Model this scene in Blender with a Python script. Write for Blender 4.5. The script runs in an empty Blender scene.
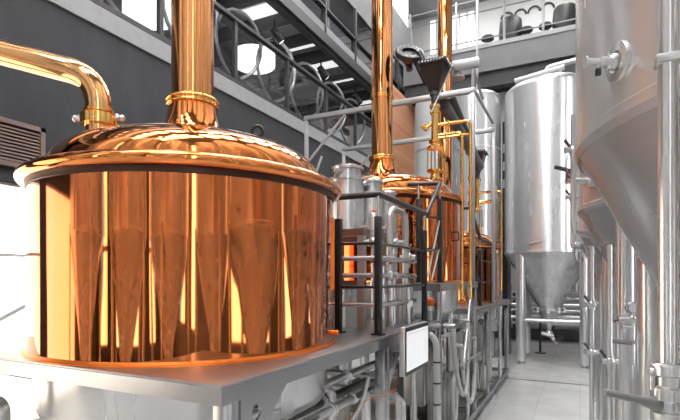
import bpy, bmesh, math, random
from mathutils import Vector, Matrix
random.seed(7)
C = bpy.context.scene.collection
PI = math.pi
V = Vector
# ------------------------------------------------------------------ camera
CAM = V((0, 0, 2.0)); YAW = math.radians(26.47); FPX = 482.0
cam_d = bpy.data.cameras.new('camera'); cam = bpy.data.objects.new('camera', cam_d); C.objects.link(cam)
cam.location = CAM; cam.rotation_euler = (PI/2, 0, YAW)
cam_d.sensor_width = 36; cam_d.lens = FPX/680*36; cam_d.shift_y = 0.1; cam_d.clip_start = 0.05; cam_d.clip_end = 100
bpy.context.scene.camera = cam
RV = V((math.cos(YAW), math.sin(YAW), 0)); FV = V((-math.sin(YAW), math.cos(YAW), 0))
def ray(px, py): return RV*((px-340)/FPX) + FV + V((0, 0, (278-py)/FPX))

# ------------------------------------------------------------------ materials
def nt(m): m.use_nodes = True; return m.node_tree.nodes, m.node_tree.links
def mat(name, col, metal=0.0, rough=0.5, bump=None, mottled=0.0, scale=4.0, emit=None, es=1.0, rough_var=0.0, stretch=(1,1,1), alpha=None, spec=None):
    m = bpy.data.materials.new(name); N, L = nt(m); b = N['Principled BSDF']
    b.inputs['Base Color'].default_value = (*col, 1); b.inputs['Metallic'].default_value = metal; b.inputs['Roughness'].default_value = rough
    if spec is not None: b.inputs['Specular IOR Level'].default_value = spec
    if emit: b.inputs['Emission Color'].default_value = (*emit, 1); b.inputs['Emission Strength'].default_value = es
    if mottled or bump or rough_var:
        tc = N.new('ShaderNodeTexCoord'); mp = N.new('ShaderNodeMapping'); L.new(tc.outputs['Object'], mp.inputs[0])
        mp.inputs['Scale'].default_value = stretch
        n = N.new('ShaderNodeTexNoise'); n.inputs['Scale'].default_value = scale; n.inputs['Detail'].default_value = 4; L.new(mp.outputs[0], n.inputs['Vector'])
        if mottled:
            mx = N.new('ShaderNodeMixRGB'); mx.blend_type = 'MIX'
            mx.inputs[1].default_value = (*[c*(1-mottled) for c in col], 1); mx.inputs[2].default_value = (*[min(1, c*(1+mottled)) for c in col], 1)
            L.new(n.outputs['Fac'], mx.inputs[0]); L.new(mx.outputs[0], b.inputs['Base Color'])
        if rough_var:
            mr = N.new('ShaderNodeMapRange'); mr.inputs[3].default_value = max(0.02, rough-rough_var); mr.inputs[4].default_value = rough+rough_var
            mr.inputs[1].default_value = .3; mr.inputs[2].default_value = .7
            L.new(n.outputs['Fac'], mr.inputs[0]); L.new(mr.outputs[0], b.inputs['Roughness'])
        if bump:
            bn = N.new('ShaderNodeBump'); bn.inputs['Strength'].default_value = bump[0]; bn.inputs['Distance'].default_value = bump[1]
            n2 = N.new('ShaderNodeTexNoise'); n2.inputs['Scale'].default_value = bump[2]; n2.inputs['Detail'].default_value = 1.5; L.new(mp.outputs[0], n2.inputs['Vector'])
            L.new(n2.outputs['Fac'], bn.inputs['Height']); L.new(bn.outputs[0], b.inputs['Normal'])
    return m
M = {}
M['copper'] = mat('polished_copper', (.69, .185, .042), 1, .045, bump=(.35, .012, 6.0), stretch=(1, 1, .06), mottled=.14, scale=2.2, rough_var=.02)
M['copper_dome'] = mat('copper_dome', (.79, .25, .055), 1, .07, mottled=.10, scale=3)
M['copper_pipe'] = mat('copper_pipe', (.80, .33, .11), 1, .07)
M['copper_base'] = mat('copper_base', (.80, .22, .04), 1, .34, mottled=.2, scale=9)
M['rim_shade'] = mat('rim_shade_dark', (.06, .02, .01), .4, .4)  # dark tone painted in for the shade under the rolled rim
M['copper_gold'] = mat('golden_copper', (.90, .47, .19), 1, .09)
def lacquer(m, w=.6, ior=1.5):
    b = m.node_tree.nodes['Principled BSDF']; b.inputs['Coat Weight'].default_value = w; b.inputs['Coat IOR'].default_value = ior; b.inputs['Coat Roughness'].default_value = .03
for k_ in ('copper', 'copper_dome', 'copper_pipe', 'copper_gold'): lacquer(M[k_])
M['brass'] = mat('yellow_brass', (.95, .55, .17), 1, .13)
M['rose'] = mat('rosy_metal', (.72, .50, .42), 1, .22)
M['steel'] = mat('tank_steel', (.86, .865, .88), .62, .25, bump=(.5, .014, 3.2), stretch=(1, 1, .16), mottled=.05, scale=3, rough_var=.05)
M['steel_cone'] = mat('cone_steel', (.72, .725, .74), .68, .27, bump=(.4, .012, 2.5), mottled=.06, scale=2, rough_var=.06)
def brushed_tank(m, amt, rot):
    N, L = nt(m); b = N['Principled BSDF']; tg = N.new('ShaderNodeTangent'); tg.direction_type = 'RADIAL'; tg.axis = 'Z'
    L.new(tg.outputs[0], b.inputs['Tangent']); b.inputs['Anisotropic'].default_value = amt; b.inputs['Anisotropic Rotation'].default_value = rot
brushed_tank(M['steel'], .85, .25); brushed_tank(M['steel_cone'], .7, .25)
M['pipe'] = mat('pipe_steel', (.80, .80, .815), .68, .17)
M['satin'] = mat('satin_steel', (.66, .66, .67), .75, .32)
M['deck'] = mat('deck_plate', (.44, .44, .45), 1, .33, mottled=.15, scale=5)
M['brushed'] = mat('brushed_frame', (.46, .46, .475), 1, .27, mottled=.08, scale=6)
M['darksteel'] = mat('dark_metal', (.09, .09, .095), .8, .4)
M['black'] = mat('black_paint', (.018, .018, .020), 0, .38)
M['blackrub'] = mat('black_rubber', (.02, .02, .02), 0, .6)
M['hopper'] = mat('hopper_panel', (.022, .012, .010), .3, .35)
M['whitepl'] = mat('white_plastic', (.80, .80, .80), 0, .4)
M['hose'] = mat('pale_hose', (.66, .66, .64), 0, .35)
M['plaster'] = mat('dark_plaster', (.058, .060, .067), 0, .7, mottled=.28, scale=2.2, bump=(.3, .02, 12), stretch=(1, 1.6, .45), spec=.3)
M['concrete'] = mat('light_concrete', (.40, .40, .405), 0, .8, mottled=.16, scale=9, bump=(.3, .02, 30))
M['beam'] = mat('beam_concrete', (.20, .20, .205), 0, .75, mottled=.18, scale=2.2)
M['beamdark'] = mat('dark_soffit', (.06, .06, .064), 0, .7)
M['wallgrey'] = mat('pale_grey_plaster', (.56, .55, .54), 0, .8, mottled=.1, scale=3)
M['white'] = mat('white_paint', (.78, .78, .77), 0, .6)
M['ceil'] = mat('ceiling_grey', (.30, .30, .31), 0, .8)
M['rail'] = mat('grey_tube', (.50, .50, .51), .5, .4)
M['midrail'] = mat('mid_grey_rail', (.24, .24, .25), .4, .4)
M['railblk'] = mat('charcoal_rail', (.06, .06, .065), .3, .45)
M['coil'] = mat('zinc_coil', (.40, .40, .41), .8, .28)
M['orange'] = mat('orange_plastic', (.85, .14, .02), 0, .35)
M['greyhandle'] = mat('grey_handle', (.28, .28, .285), 0, .4)
M['drain'] = mat('drain_dark', (.10, .10, .10), .5, .5)
M['leather'] = mat('dark_leather', (.035, .035, .037), 0, .5)
M['blind'] = mat('blind_slats', (.66, .66, .66), 0, .6)
M['screen'] = mat('screen_light', (.8, .8, .8), 0, .25, emit=(.93, .94, .96), es=.62)
M['ui'] = mat('screen_lines', (.5, .5, .5), 0, .3, emit=(.45, .46, .5), es=.4)
M['led'] = mat('lamp_diffuser', (.9, .9, .9), 0, .4, emit=(1, .99, .97), es=3.0)
M['panel_lit'] = mat('ceiling_panel_lit', (.7, .7, .7), 0, .5, emit=(1, 1, 1), es=.75)
M['roof_glow'] = mat('added_skylight', (.8, .8, .8), 0, .3, emit=(1, .99, .97), es=19)  # glow of the added ceiling panes
M['window_glow'] = mat('added_window_glow', (.8, .8, .8), 0, .3, emit=(1, .99, .98), es=4.6)  # glow of the windows added in the unseen walls
M['sunpane'] = mat('sunlit_window', (.9, .9, .9), 0, .3, emit=(1, .86, .68), es=2.6)
M['backlit'] = mat('far_window', (.8, .8, .8), 0, .3, emit=(1, 1, 1), es=1.0)
M['fill_glow'] = mat('added_lamp_glow', (1, 1, 1), 0, .3, emit=(1, 1, 1), es=42)  # glow of the unseen lamps added for the fermenters
M['bulb'] = mat('bulb', (1, 1, 1), 0, .3, emit=(1, .86, .66), es=40)
def glass_mat(name, refl, tint=(.96, .97, .98)):
    m = bpy.data.materials.new(name); N, L = nt(m)
    for n in list(N):
        if n.type == 'BSDF_PRINCIPLED': N.remove(n)
    t = N.new('ShaderNodeBsdfTransparent'); t.inputs[0].default_value = (*tint, 1)
    g = N.new('ShaderNodeBsdfGlossy'); g.inputs['Roughness'].default_value = .03; g.inputs[0].default_value = (.95, .95, .96, 1)
    mx = N.new('ShaderNodeMixShader'); mx.inputs[0].default_value = refl
    L.new(t.outputs[0], mx.inputs[1]); L.new(g.outputs[0], mx.inputs[2]); L.new(mx.outputs[0], N['Material Output'].inputs[0])
    return m
M['glass'] = glass_mat('clear_glass', .13)
M['darkglass'] = glass_mat('dark_glass', .22, (.55, .56, .58))
def floor_mat():
    m = bpy.data.materials.new('glossy_tile_floor'); N, L = nt(m); b = N['Principled BSDF']
    tc = N.new('ShaderNodeTexCoord'); br = N.new('ShaderNodeTexBrick'); L.new(tc.outputs['Object'], br.inputs['Vector'])
    br.offset = 0; br.inputs['Scale'].default_value = 1; br.inputs['Brick Width'].default_value = .6; br.inputs['Row Height'].default_value = .6
    br.inputs['Mortar Size'].default_value = .004; br.inputs['Color1'].default_value = (.78, .78, .78, 1); br.inputs['Color2'].default_value = (.82, .82, .82, 1); br.inputs['Mortar'].default_value = (.60, .60, .60, 1)
    n = N.new('ShaderNodeTexNoise'); n.inputs['Scale'].default_value = 2.5; L.new(tc.outputs['Object'], n.inputs['Vector'])
    mx = N.new('ShaderNodeMixRGB'); mx.blend_type = 'MULTIPLY'; mx.inputs[0].default_value = .25; L.new(br.outputs[0], mx.inputs[1]); L.new(n.outputs['Fac'], mx.inputs[2]); L.new(mx.outputs[0], b.inputs['Base Color'])
    mr = N.new('ShaderNodeMapRange'); mr.inputs[3].default_value = .10; mr.inputs[4].default_value = .26; L.new(n.outputs['Fac'], mr.inputs[0]); L.new(mr.outputs[0], b.inputs['Roughness'])
    return m
M['floor'] = floor_mat()
def brick_mat():
    m = bpy.data.materials.new('salmon_brick'); N, L = nt(m); b = N['Principled BSDF']; b.inputs['Roughness'].default_value = .8
    tc = N.new('ShaderNodeTexCoord'); mp = N.new('ShaderNodeMapping'); mp.inputs['Rotation'].default_value = (PI/2, 0, PI/2); L.new(tc.outputs['Object'], mp.inputs[0])
    br = N.new('ShaderNodeTexBrick'); L.new(mp.outputs[0], br.inputs['Vector']); br.inputs['Scale'].default_value = 4
    br.inputs['Color1'].default_value = (.62, .27, .13, 1); br.inputs['Color2'].default_value = (.72, .36, .20, 1); br.inputs['Mortar'].default_value = (.62, .42, .32, 1)
    L.new(br.outputs[0], b.inputs['Base Color']); return m
M['brick'] = brick_mat()

# ------------------------------------------------------------------ mesh helpers (world coordinates)
def NB(): return bmesh.new()
def box(bm, x0, x1, y0, y1, z0, z1, bev=0):
    t = bmesh.new(); bmesh.ops.create_cube(t, size=1)
    for v in t.verts: v.co = V(((x0+x1)/2+v.co.x*(x1-x0), (y0+y1)/2+v.co.y*(y1-y0), (z0+z1)/2+v.co.z*(z1-z0)))
    if bev: bmesh.ops.bevel(t, geom=t.edges[:], offset=bev, segments=2, affect='EDGES', profile=.5)
    merge(bm, t); return bm
def merge(bm, t, mtx=None):
    if mtx: t.transform(mtx)
    me = bpy.data.meshes.new('tmp'); t.to_mesh(me); t.free(); bm.from_mesh(me); bpy.data.meshes.remove(me)
def ring_frame(d):
    d = d.normalized(); a = V((0, 0, 1)) if abs(d.z) < .95 else V((1, 0, 0))
    u = d.cross(a).normalized(); return u, d.cross(u).normalized()
def sweep(bm, pts, r, seg=12, caps=True, closed=False):
    pts = [V(p) for p in pts]; n = len(pts); rs = r if isinstance(r, (list, tuple)) else [r]*n
    u = None; rings = []
    for i, p in enumerate(pts):
        if closed: d = (pts[(i+1) % n]-pts[i-1])
        else: d = (pts[min(i+1, n-1)]-pts[max(i-1, 0)])
        d.normalize()
        if u is None: u, w = ring_frame(d)
        else:
            u = (u-d*u.dot(d))
            if u.length < 1e-6: u, w = ring_frame(d)
            u.normalize(); w = d.cross(u).normalized()
        rings.append([bm.verts.new(p+(u*math.cos(2*PI*k/seg)+w*math.sin(2*PI*k/seg))*rs[i]) for k in range(seg)])
    rng = range(n) if closed else range(n-1)
    for i in rng:
        a, b = rings[i], rings[(i+1) % n]
        for k in range(seg): bm.faces.new((a[k], a[(k+1) % seg], b[(k+1) % seg], b[k]))
    if caps and not closed:
        bm.faces.new(rings[0][::-1]); bm.faces.new(rings[-1])
    return bm
def cyl(bm, p0, p1, r, r1=None, seg=20): return sweep(bm, [p0, p1], [r, r if r1 is None else r1], seg)
def fillet(pts, rad, n=6):
    pts = [V(p) for p in pts]; out = [pts[0]]
    for i in range(1, len(pts)-1):
        a, b, c = pts[i-1], pts[i], pts[i+1]; d1 = (a-b); d2 = (c-b)
        t = min(rad, d1.length*.48, d2.length*.48); p = b+d1.normalized()*t; q = b+d2.normalized()*t
        for k in range(n+1):
            s = k/n; out.append(p*(1-s)**2+b*2*s*(1-s)+q*s*s)
    return out+[pts[-1]]
def tube(bm, pts, r, rad=.08, seg=12): return sweep(bm, fillet(pts, rad), r, seg)
def lathe(bm, c, prof, seg=64, axis=None, closed=False):
    """revolve profile [(r,h)...] about axis through c"""
    c = V(c); ax = V(axis).normalized() if axis else V((0, 0, 1))
    if axis: u, w = ring_frame(ax)
    else: u, w = V((1, 0, 0)), V((0, 1, 0))
    rows = []
    for r, h in prof:
        if r < 1e-5: rows.append([bm.verts.new(c+ax*h)])
        else: rows.append([bm.verts.new(c+ax*h+(u*math.cos(2*PI*k/seg)+w*math.sin(2*PI*k/seg))*r) for k in range(seg)])
    pr = list(zip(rows, rows[1:]))
    if closed: pr.append((rows[-1], rows[0]))
    for a, b in pr:
        for k in range(seg):
            k2 = (k+1) % seg
            if len(a) == 1 and len(b) == 1: continue
            if len(a) == 1: bm.faces.new((a[0], b[k2], b[k]))
            elif len(b) == 1: bm.faces.new((a[k], a[k2], b[0]))
            else: bm.faces.new((a[k], a[k2], b[k2], b[k]))
    return bm
def torus(bm, c, R, r, axis=(0, 0, 1), seg=48, ts=12, arc=2*PI):
    u, w = ring_frame(V(axis)); c = V(c)
    return sweep(bm, [c+(u*math.cos(2*PI*k/seg)+w*math.sin(2*PI*k/seg))*R for k in range(seg)], r, ts, closed=True)
def ball(bm, c, r, seg=16, sz=1.0):
    t = bmesh.new(); bmesh.ops.create_uvsphere(t, u_segments=seg, v_segments=max(8, seg//2), radius=r)
    for v in t.verts: v.co.z *= sz; v.co += V(c)
    merge(bm, t); return bm
def prism(bm, poly, dirv):
    """extrude a closed 3-D polygon along dirv"""
    d = V(dirv); a = [bm.verts.new(V(p)) for p in poly]; b = [bm.verts.new(V(p)+d) for p in poly]; n = len(a)
    bm.faces.new(a[::-1]); bm.faces.new(b)
    for i in range(n): bm.faces.new((a[i], a[(i+1) % n], b[(i+1) % n], b[i]))
    return bm
def dome_prof(r0, h0, r1, h1, n=14, p=2.3):
    """superellipse cap from (r0,h0) outer to (r1,h1) inner"""
    out = []
    for k in range(n+1):
        t = k/n*PI/2; rr = r1+(r0-r1)*math.cos(t)**(2/p); hh = h0+(h1-h0)*math.sin(t)**(2/p); out.append((rr, hh))
    return out

# ------------------------------------------------------------------ object helpers
def finish(name, bm, m, origin, parent=None, ang=38):
    bmesh.ops.recalc_face_normals(bm, faces=bm.faces[:])
    me = bpy.data.meshes.new(name); bm.to_mesh(me); bm.free()
    me.transform(Matrix.Translation(-V(origin))); me.materials.append(m if not isinstance(m, str) else M[m])
    me.polygons.foreach_set('use_smooth', [True]*len(me.polygons)); me.set_sharp_from_angle(angle=math.radians(ang))
    o = bpy.data.objects.new(name, me); C.objects.link(o)
    if parent: o.parent = parent
    return o
def props(o, label, cat, group=None, kind=None):
    if label: o['label'] = label
    if cat: o['category'] = cat
    if group: o['group'] = group
    if kind: o['kind'] = kind
class Thing:
    def __init__(s, name, label, cat, loc, group=None):
        s.o = bpy.data.objects.new(name, None); C.objects.link(s.o); s.o.location = loc; s.loc = V(loc); s.o.empty_display_size = .1
        props(s.o, label, cat, group)
    def part(s, name, bm, m, of=None, label=None):
        o = finish(name, bm, m, s.loc, of or s.o)
        if label: o['label'] = label
        return o
def single(name, bm, m, label, cat, group=None, kind=None):
    lo = V((1e9,)*3); hi = V((-1e9,)*3)
    for v in bm.verts:
        for i in range(3): lo[i] = min(lo[i], v.co[i]); hi[i] = max(hi[i], v.co[i])
    c = V(((lo.x+hi.x)/2, (lo.y+hi.y)/2, lo.z)); o = finish(name, bm, m, c); o.location = c
    props(o, label, cat, group, kind); return o
def struct(name, bm, m):
    o = finish(name, bm, m, (0, 0, 0)); o['kind'] = 'structure'; return o
def copy_tree(o, loc, label=None, parent=None):
    c = o.copy(); C.objects.link(c)
    if parent: c.parent = parent
    else:
        c.location = loc
        if label: c['label'] = label
    for ch in list(o.children): copy_tree(ch, None, None, c)
    return c

# ================================================================== SETTING
XL, YB, XR, YF, ZC = -5.5, 17.0, 3.4, -6.5, 12.6
struct('floor', box(NB(), -9.2, XR+.2, YF-.2, 19.4, -.2, 0), 'floor')
# left wall, dark plaster, with the tall glazed opening
WY0, WY1, WZ0, WZ1 = .9, 3.75, .35, 3.05
b = NB(); T = .3
box(b, XL-T, XL, YF, -2.6, 0, 5.2); box(b, XL-T, XL, .3, WY0, 0, 5.2); box(b, XL-T, XL, WY1, 14.6, 0, 5.2); box(b, XL-T, XL, -2.6, WY1, 0, WZ0); box(b, XL-T, XL, -2.6, WY1, WZ1, 5.2)
struct('wall_left', b, 'plaster')
w1 = struct('window_1', box(NB(), XL-.22, XL-.20, WY0, WY1, WZ0, WZ1), 'sunpane')
struct('added_window_9', box(NB(), XL-.22, XL-.20, -2.6, .3, WZ0, WZ1), 'sunpane')  # extra pane out of view, added to brighten the kettle's reflection
b = NB()
for i in range(4):
    y = WY0+(WY1-WY0)*i/3; box(b, XL-.2, XL-.06, y-.015, y+.015, WZ0, WZ1)
for z in (WZ0+.03, 2.25, WZ1-.03): box(b, XL-.2, XL-.06, WY0, WY1, z-.015, z+.015)
o = finish('window_frame', b, 'white', (0, 0, 0), w1)
b = NB(); prism(b, [(XL-.12, WY0, .5), (XL-.06, WY0, .5), (XL-.06, WY1, 1.9), (XL-.12, WY1, 1.9)], (0, 0, .05)); finish('window_brace', b, 'white', (0, 0, 0), w1)
# mezzanine on the left
struct('trim_1', box(NB(), XL-3.7, XL+.03, YF, YB, 5.2, 5.46), 'concrete')                       # slab edge
struct('wall_alcove', box(NB(), XL-T, XL+.07, 14.6, YB+.2, 0, 8.27), 'brick')
struct('wall_mezzanine', box(NB(), XL-3.8, XL-3.6, YF, YB, 5.46, 12.6), 'white')
struct('ceiling_mezzanine', box(NB(), XL-3.6, XL+.0, YF, YB, 7.92, 8.1), 'ceil')
b = NB()
for k in range(16): box(b, XL-3.6, XL-.02, 1.0+k*1.0-.05, 1.0+k*1.0+.05, 7.62, 7.92)
for x in (XL-.1, XL-1.4, XL-2.6): box(b, x-.06, x+.06, YF, YB, 7.55, 7.75)
struct('trim_joists', b, 'beamdark')
struct('trim_upper', box(NB(), XL-.1, XL+.06, YF, YB, 7.62, 7.86), 'railblk')
struct('wall_upper', box(NB(), XL-.3, XL, YF, YB, 9.35, 10.95), 'beam')
w = struct('window_2', box(NB(), XL-.06, XL-.04, YF, YB, 7.86, 9.35), 'darkglass')
b = NB()
for k in range(10): box(b, XL-.1, XL+.03, 1.6+k*1.73-.035, 1.6+k*1.73+.035, 7.86, 9.35)
box(b, XL-.1, XL+.03, YF, YB, 8.5, 8.54)
finish('window_mullion', b, 'railblk', (0, 0, 0), w)
w = struct('window_3', box(NB(), XL-.2, XL-.16, YF, YB, 10.95, 12.5), 'backlit')
# back wall
struct('wall_back', box(NB(), -9.2, XR+.2, 19.2, 19.4, 0, ZC), 'wallgrey')
struct('wall_back_lower', box(NB(), XL, XR, YB, YB+.2, 0, 8.27), 'wallgrey')
w = struct('window_4', box(NB(), XL, -3.6, 19.12, 19.18, 9.7, 12.4), 'backlit')
b = NB()
for k in range(7): box(b, XL+.3*k+.02, XL+.3*k+.07, 19.06, 19.12, 9.7, 12.4)
finish('window_bar', b, 'rail', (0, 0, 0), w)
struct('wall_back_upper', box(NB(), -3.5, XR, 19.0, 19.2, 9.56, ZC), 'white')
b = NB()
for k in range(4):   # arched niches in the white wall
    x = -2.45+k*.47; sweep(b, [(x+.2*math.cos(t*PI/12), 18.97, 11.75+.2*math.sin(t*PI/12)) for t in range(13)], .035, 8)
struct('trim_niches', b, 'railblk')
struct('trim_beam', box(NB(), XL, XR, 16.0, 16.3, 8.67, 9.42), 'beam')
struct('trim_coping', box(NB(), XL, XR, 15.97, 16.3, 9.42, 9.56), 'concrete')
struct('trim_soffit', box(NB(), XL, XR, 16.3, 19.0, 9.3, 9.56), 'beam')
struct('trim_girder', box(NB(), XL, XR, 16.12, 16.45, 8.2, 8.67), 'beamdark')
struct('trim_girder_2', box(NB(), XL, XR, 16.9, 17.3, 8.27, 9.3), 'beamdark')
struct('baseboard_back', box(NB(), XL, XR, 16.86, YB, 0, .34), 'darksteel')
# right and front walls out of view; glowing windows added for copper reflections
b = NB(); box(b, XR, XR+.2, YF, 19.2, 0, 1.0); box(b, XR, XR+.2, YF, 19.2, 8.5, ZC)
box(b, XR, XR+.2, 10.0, 19.2, 1.0, 8.5)
for k in range(9): box(b, XR, XR+.2, YF+k*2.06-.62, YF+k*2.06+.62, 1.0, 8.5)
struct('wall_right', b, 'beam')
struct('added_window_5', box(NB(), XR+.12, XR+.16, YF, 10.0, 1.0, 8.5), 'window_glow')
b = NB(); box(b, -9.2, XR+.2, YF-.2, YF, 0, .6); box(b, -9.2, XR+.2, YF-.2, YF, 9.5, ZC)
for k in range(8): box(b, -9.2+k*1.8-.62, -9.2+k*1.8+.62, YF-.2, YF, .6, 9.5)
for z in (2.6, 4.6, 6.6): box(b, -9.2, XR+.2, YF-.15, YF-.02, z-.06, z+.06)
struct('wall_front', b, 'beamdark')
struct('added_window_6', box(NB(), -9.2, XR+.2, YF-.16, YF-.12, .6, 9.5), 'window_glow')
b = NB(); box(b, -9.2, XR+.2, YF-.2, 19.4, ZC, ZC+.2)
struct('ceiling', b, 'ceil')
for nm, x0, x1 in (('added_skylight_7', -4.6, -3.5), ('added_skylight_8', -.9, .3)):  # glowing ceiling panes out of view, added as the main light
    b = NB()
    for k in range(12): box(b, x0, x1, YF+.5+k*2.0, YF+1.6+k*2.0, ZC-.06, ZC-.02)
    struct(nm, b, 'roof_glow')
# floor slot drain across the aisle
t = Thing('slot_drain', 'narrow dark slot drain running across the pale glossy floor', 'drain', (-.2, 10.1, 0))
t.part('channel', box(NB(), -1.6, 1.2, 10.08, 10.12, .0005, .004), 'drain'); t.part('lip', box(NB(), -1.6, 1.2, 10.12, 10.135, .0005, .005), 'satin')

# louvre on the left wall
LY0, LY1, LZ0, LZ1 = 2.3, 3.42, 3.2, 3.70
t = Thing('wall_louvre', 'brownish louvred vent grille set in the dark plaster wall', 'vent', (XL, (LY0+LY1)/2, LZ0))
b = NB(); f = .05
for a in ((LY0, LY0+f, LZ0, LZ1), (LY1-f, LY1, LZ0, LZ1), (LY0, LY1, LZ0, LZ0+f), (LY0, LY1, LZ1-f, LZ1)): box(b, XL, XL+.05, a[0], a[1], a[2], a[3])
mv = mat('louvre_brown', (.26, .19, .17), .1, .5); t.part('frame', b, mv)
b = NB()
for k in range(10):
    z = LZ0+.06+k*.038; prism(b, [(XL+.003, LY0+f, z+.026), (XL+.04, LY0+f, z), (XL+.043, LY0+f, z+.006), (XL+.006, LY0+f, z+.032)], (0, LY1-LY0-2*f, 0))
t.part('slats', b, mat('louvre_slat', (.50, .37, .32), .1, .5)); t.part('backing', box(NB(), XL+.0005, XL+.003, LY0+f, LY1-f, LZ0+f, LZ1-f), 'black')

# ---------------------------------------------------------------- left balcony: rail, coil, lamps, furniture
t = Thing('balcony_railing', 'long dark framed glass railing along the mezzanine edge above the dark wall', 'railing', (XL-.07, 8, 5.46))
ys = [1.74+1.73*k for k in range(-1, 8)]
for y in ys: t.part('post', box(NB(), XL-.10, XL-.03, y-.035, y+.035, 5.46, 6.62), 'railblk')
t.part('top_rail', box(NB(), XL-.12, XL-.01, ys[0], ys[-1], 6.62, 6.68), 'railblk')
t.part('bottom_rail', box(NB(), XL-.11, XL-.02, ys[0], ys[-1], 5.50, 5.57), 'railblk')
for y0, y1 in zip(ys, ys[1:]): t.part('glass_panel', box(NB(), XL-.075, XL-.06, y0+.035, y1-.035, 5.57, 6.62), 'glass')
b = NB(); pts = []
for k in range(24*7):
    a = 2*PI*k/24; y = 4.6+1.3*k/24; pts.append((XL-.44+.20*math.cos(a), y+.74*math.cos(a), 6.44+.76*math.sin(a)))
sweep(b, pts, .034, 8)
single('spiral_coil', b, 'coil', 'giant open spiral of grey tube looping along behind the balcony glass', 'coil')
for k in range(8):
    y = 4.5+1.45*k
    t = Thing('ceiling_light', 'flat lit square ceiling panel between dark joists under the upper balcony', 'ceiling light', (XL-1.0, y, 7.9), 'lit ceiling panels under the upper balcony')
    t.part('frame', box(NB(), XL-1.25, XL-.25, y-.38, y+.38, 7.885, 7.925), 'rail'); t.part('diffuser', box(NB(), XL-1.2, XL-.3, y-.33, y+.33, 7.87, 7.886), 'panel_lit')
for k in range(4):
    y = 6.6+2.1*k; x = XL-.42
    t = Thing('track_spotlight', ['black spotlight under the balcony joists, first above the spiral coil', 'black spotlight under the balcony joists, second along the spiral coil', 'black spotlight under the balcony joists, third along the spiral coil', 'black spotlight under the balcony joists, beside the tall copper chimney'][k], 'spotlight', (x, y, 7.2), 'track spotlights under the upper balcony')
    b = NB(); cyl(b, (x, y, 7.6), (x, y, 7.35), .02); t.part('stem', b, 'black')
    b = NB(); cyl(b, (x, y-.1, 7.36), (x+.1, y+.12, 7.14), .075, .10); t.part('lamp_head', b, 'black')
    b = NB(); cyl(b, (x+.1, y+.121, 7.139), (x+.103, y+.128, 7.132), .06); t.part('lens', b, 'led')
for k, (y, x) in enumerate(((6.3, XL-1.5), (8.77, XL-1.0))):
    t = Thing('drum_lamp', ['white drum pendant lamp behind the glass, next to the ribbed copper chimney', 'wide white drum pendant lamp behind the loops of the spiral coil', 'white drum pendant lamp just beside the ribbed copper chimney'][k], 'pendant lamp', (x, y, 6.75), 'drum pendants on the balcony')
    b = NB(); cyl(b, (x, y, 7.0), (x, y, 7.6), .01, seg=8); t.part('cord', b, 'black')
    b = NB(); lathe(b, (x, y, 6.72), [(0, 0.01), (.44, 0), (.46, .02), (.46, .28), (.44, .29), (0, .29)], 32); t.part('lamp_shade', b, mat('drum_shade', (.8, .8, .8), 0, .6, emit=(1, 1, 1), es=1.5) if k == 0 else bpy.data.materials['drum_shade'])
for k in range(5):
    y = 5.6+1.9*k
    t = Thing('slatted_blind', 'pale slatted blind on the balcony back wall seen through the glass', 'blind', (XL-3.5, y, 6.2), 'slatted blinds at the back of the balcony')
    b = NB()
    for q in range(16): box(b, XL-3.58, XL-3.5, y-.7, y+.7, 6.0+q*.1, 6.05+q*.1)
    t.part('slats', b, 'blind'); t.part('head_rail', box(NB(), XL-3.59, XL-3.48, y-.75, y+.75, 7.55, 7.62), 'rail')
for y in (7.75,):
    t = Thing('balcony_bench', 'dark low bench on the balcony seen through the railing glass', 'bench', (XL-.6, y, 5.46))
    t.part('seat', box(NB(), XL-1.0, XL-.3, y-.55, y+.55, 5.56, 5.86, .04), 'leather'); t.part('backrest', box(NB(), XL-1.0, XL-.88, y-.55, y+.55, 5.84, 6.1, .04), 'leather')
    for sx in (-.92, -.36):
        for sy in (-.48, .48): b = NB(); cyl(b, (XL+sx, y+sy, 5.46), (XL+sx, y+sy, 5.57), .025, seg=8); t.part('leg', b, 'black')

# ---------------------------------------------------------------- back mezzanine: rail and seats
t = Thing('mezzanine_railing', 'thin grey post and cable railing on top of the concrete beam', 'railing', (-1, 16.15, 9.56))
for x in (-5.3, -3.7, -2.17, -1.02, .1, 1.4): t.part('post', box(NB(), x-.035, x+.035, 16.12, 16.19, 9.56, 11.2), 'midrail')
for z in (9.80, 10.7, 11.1): b = NB(); cyl(b, (-5.4, 16.15, z), (2.5, 16.15, z), .022 if z < 11 else .035, seg=8); t.part('rail_bar', b, 'midrail')
def armchair(x, y, lab):
    t = Thing('tub_armchair', lab, 'armchair', (x, y, 9.56), 'tub armchairs on the back mezzanine')
    b = NB(); lathe(b, (x, y, 9.66), [(0, .3), (.24, .30), (.25, .80), (.29, .86), (.34, .80), (.38, .35), (.30, 0), (0, 0)], 28); t.part('tub', b, 'leather')
    b = NB(); lathe(b, (x, y, 9.96), [(0, .12), (.21, .10), (.235, .03), (.235, 0)], 24); t.part('seat', b, 'leather')
    b = NB(); lathe(b, (x, y, 9.56), [(0, 0), (.25, 0), (.25, .03), (.05, .06), (.05, .12), (0, .12)], 20); t.part('base', b, 'darksteel')
armchair(-2.05, 16.75, 'dark round tub armchair on the back mezzanine between two stools')
armchair(-.42, 16.75, 'dark tub armchair on the back mezzanine close to the big steel tank')
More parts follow.
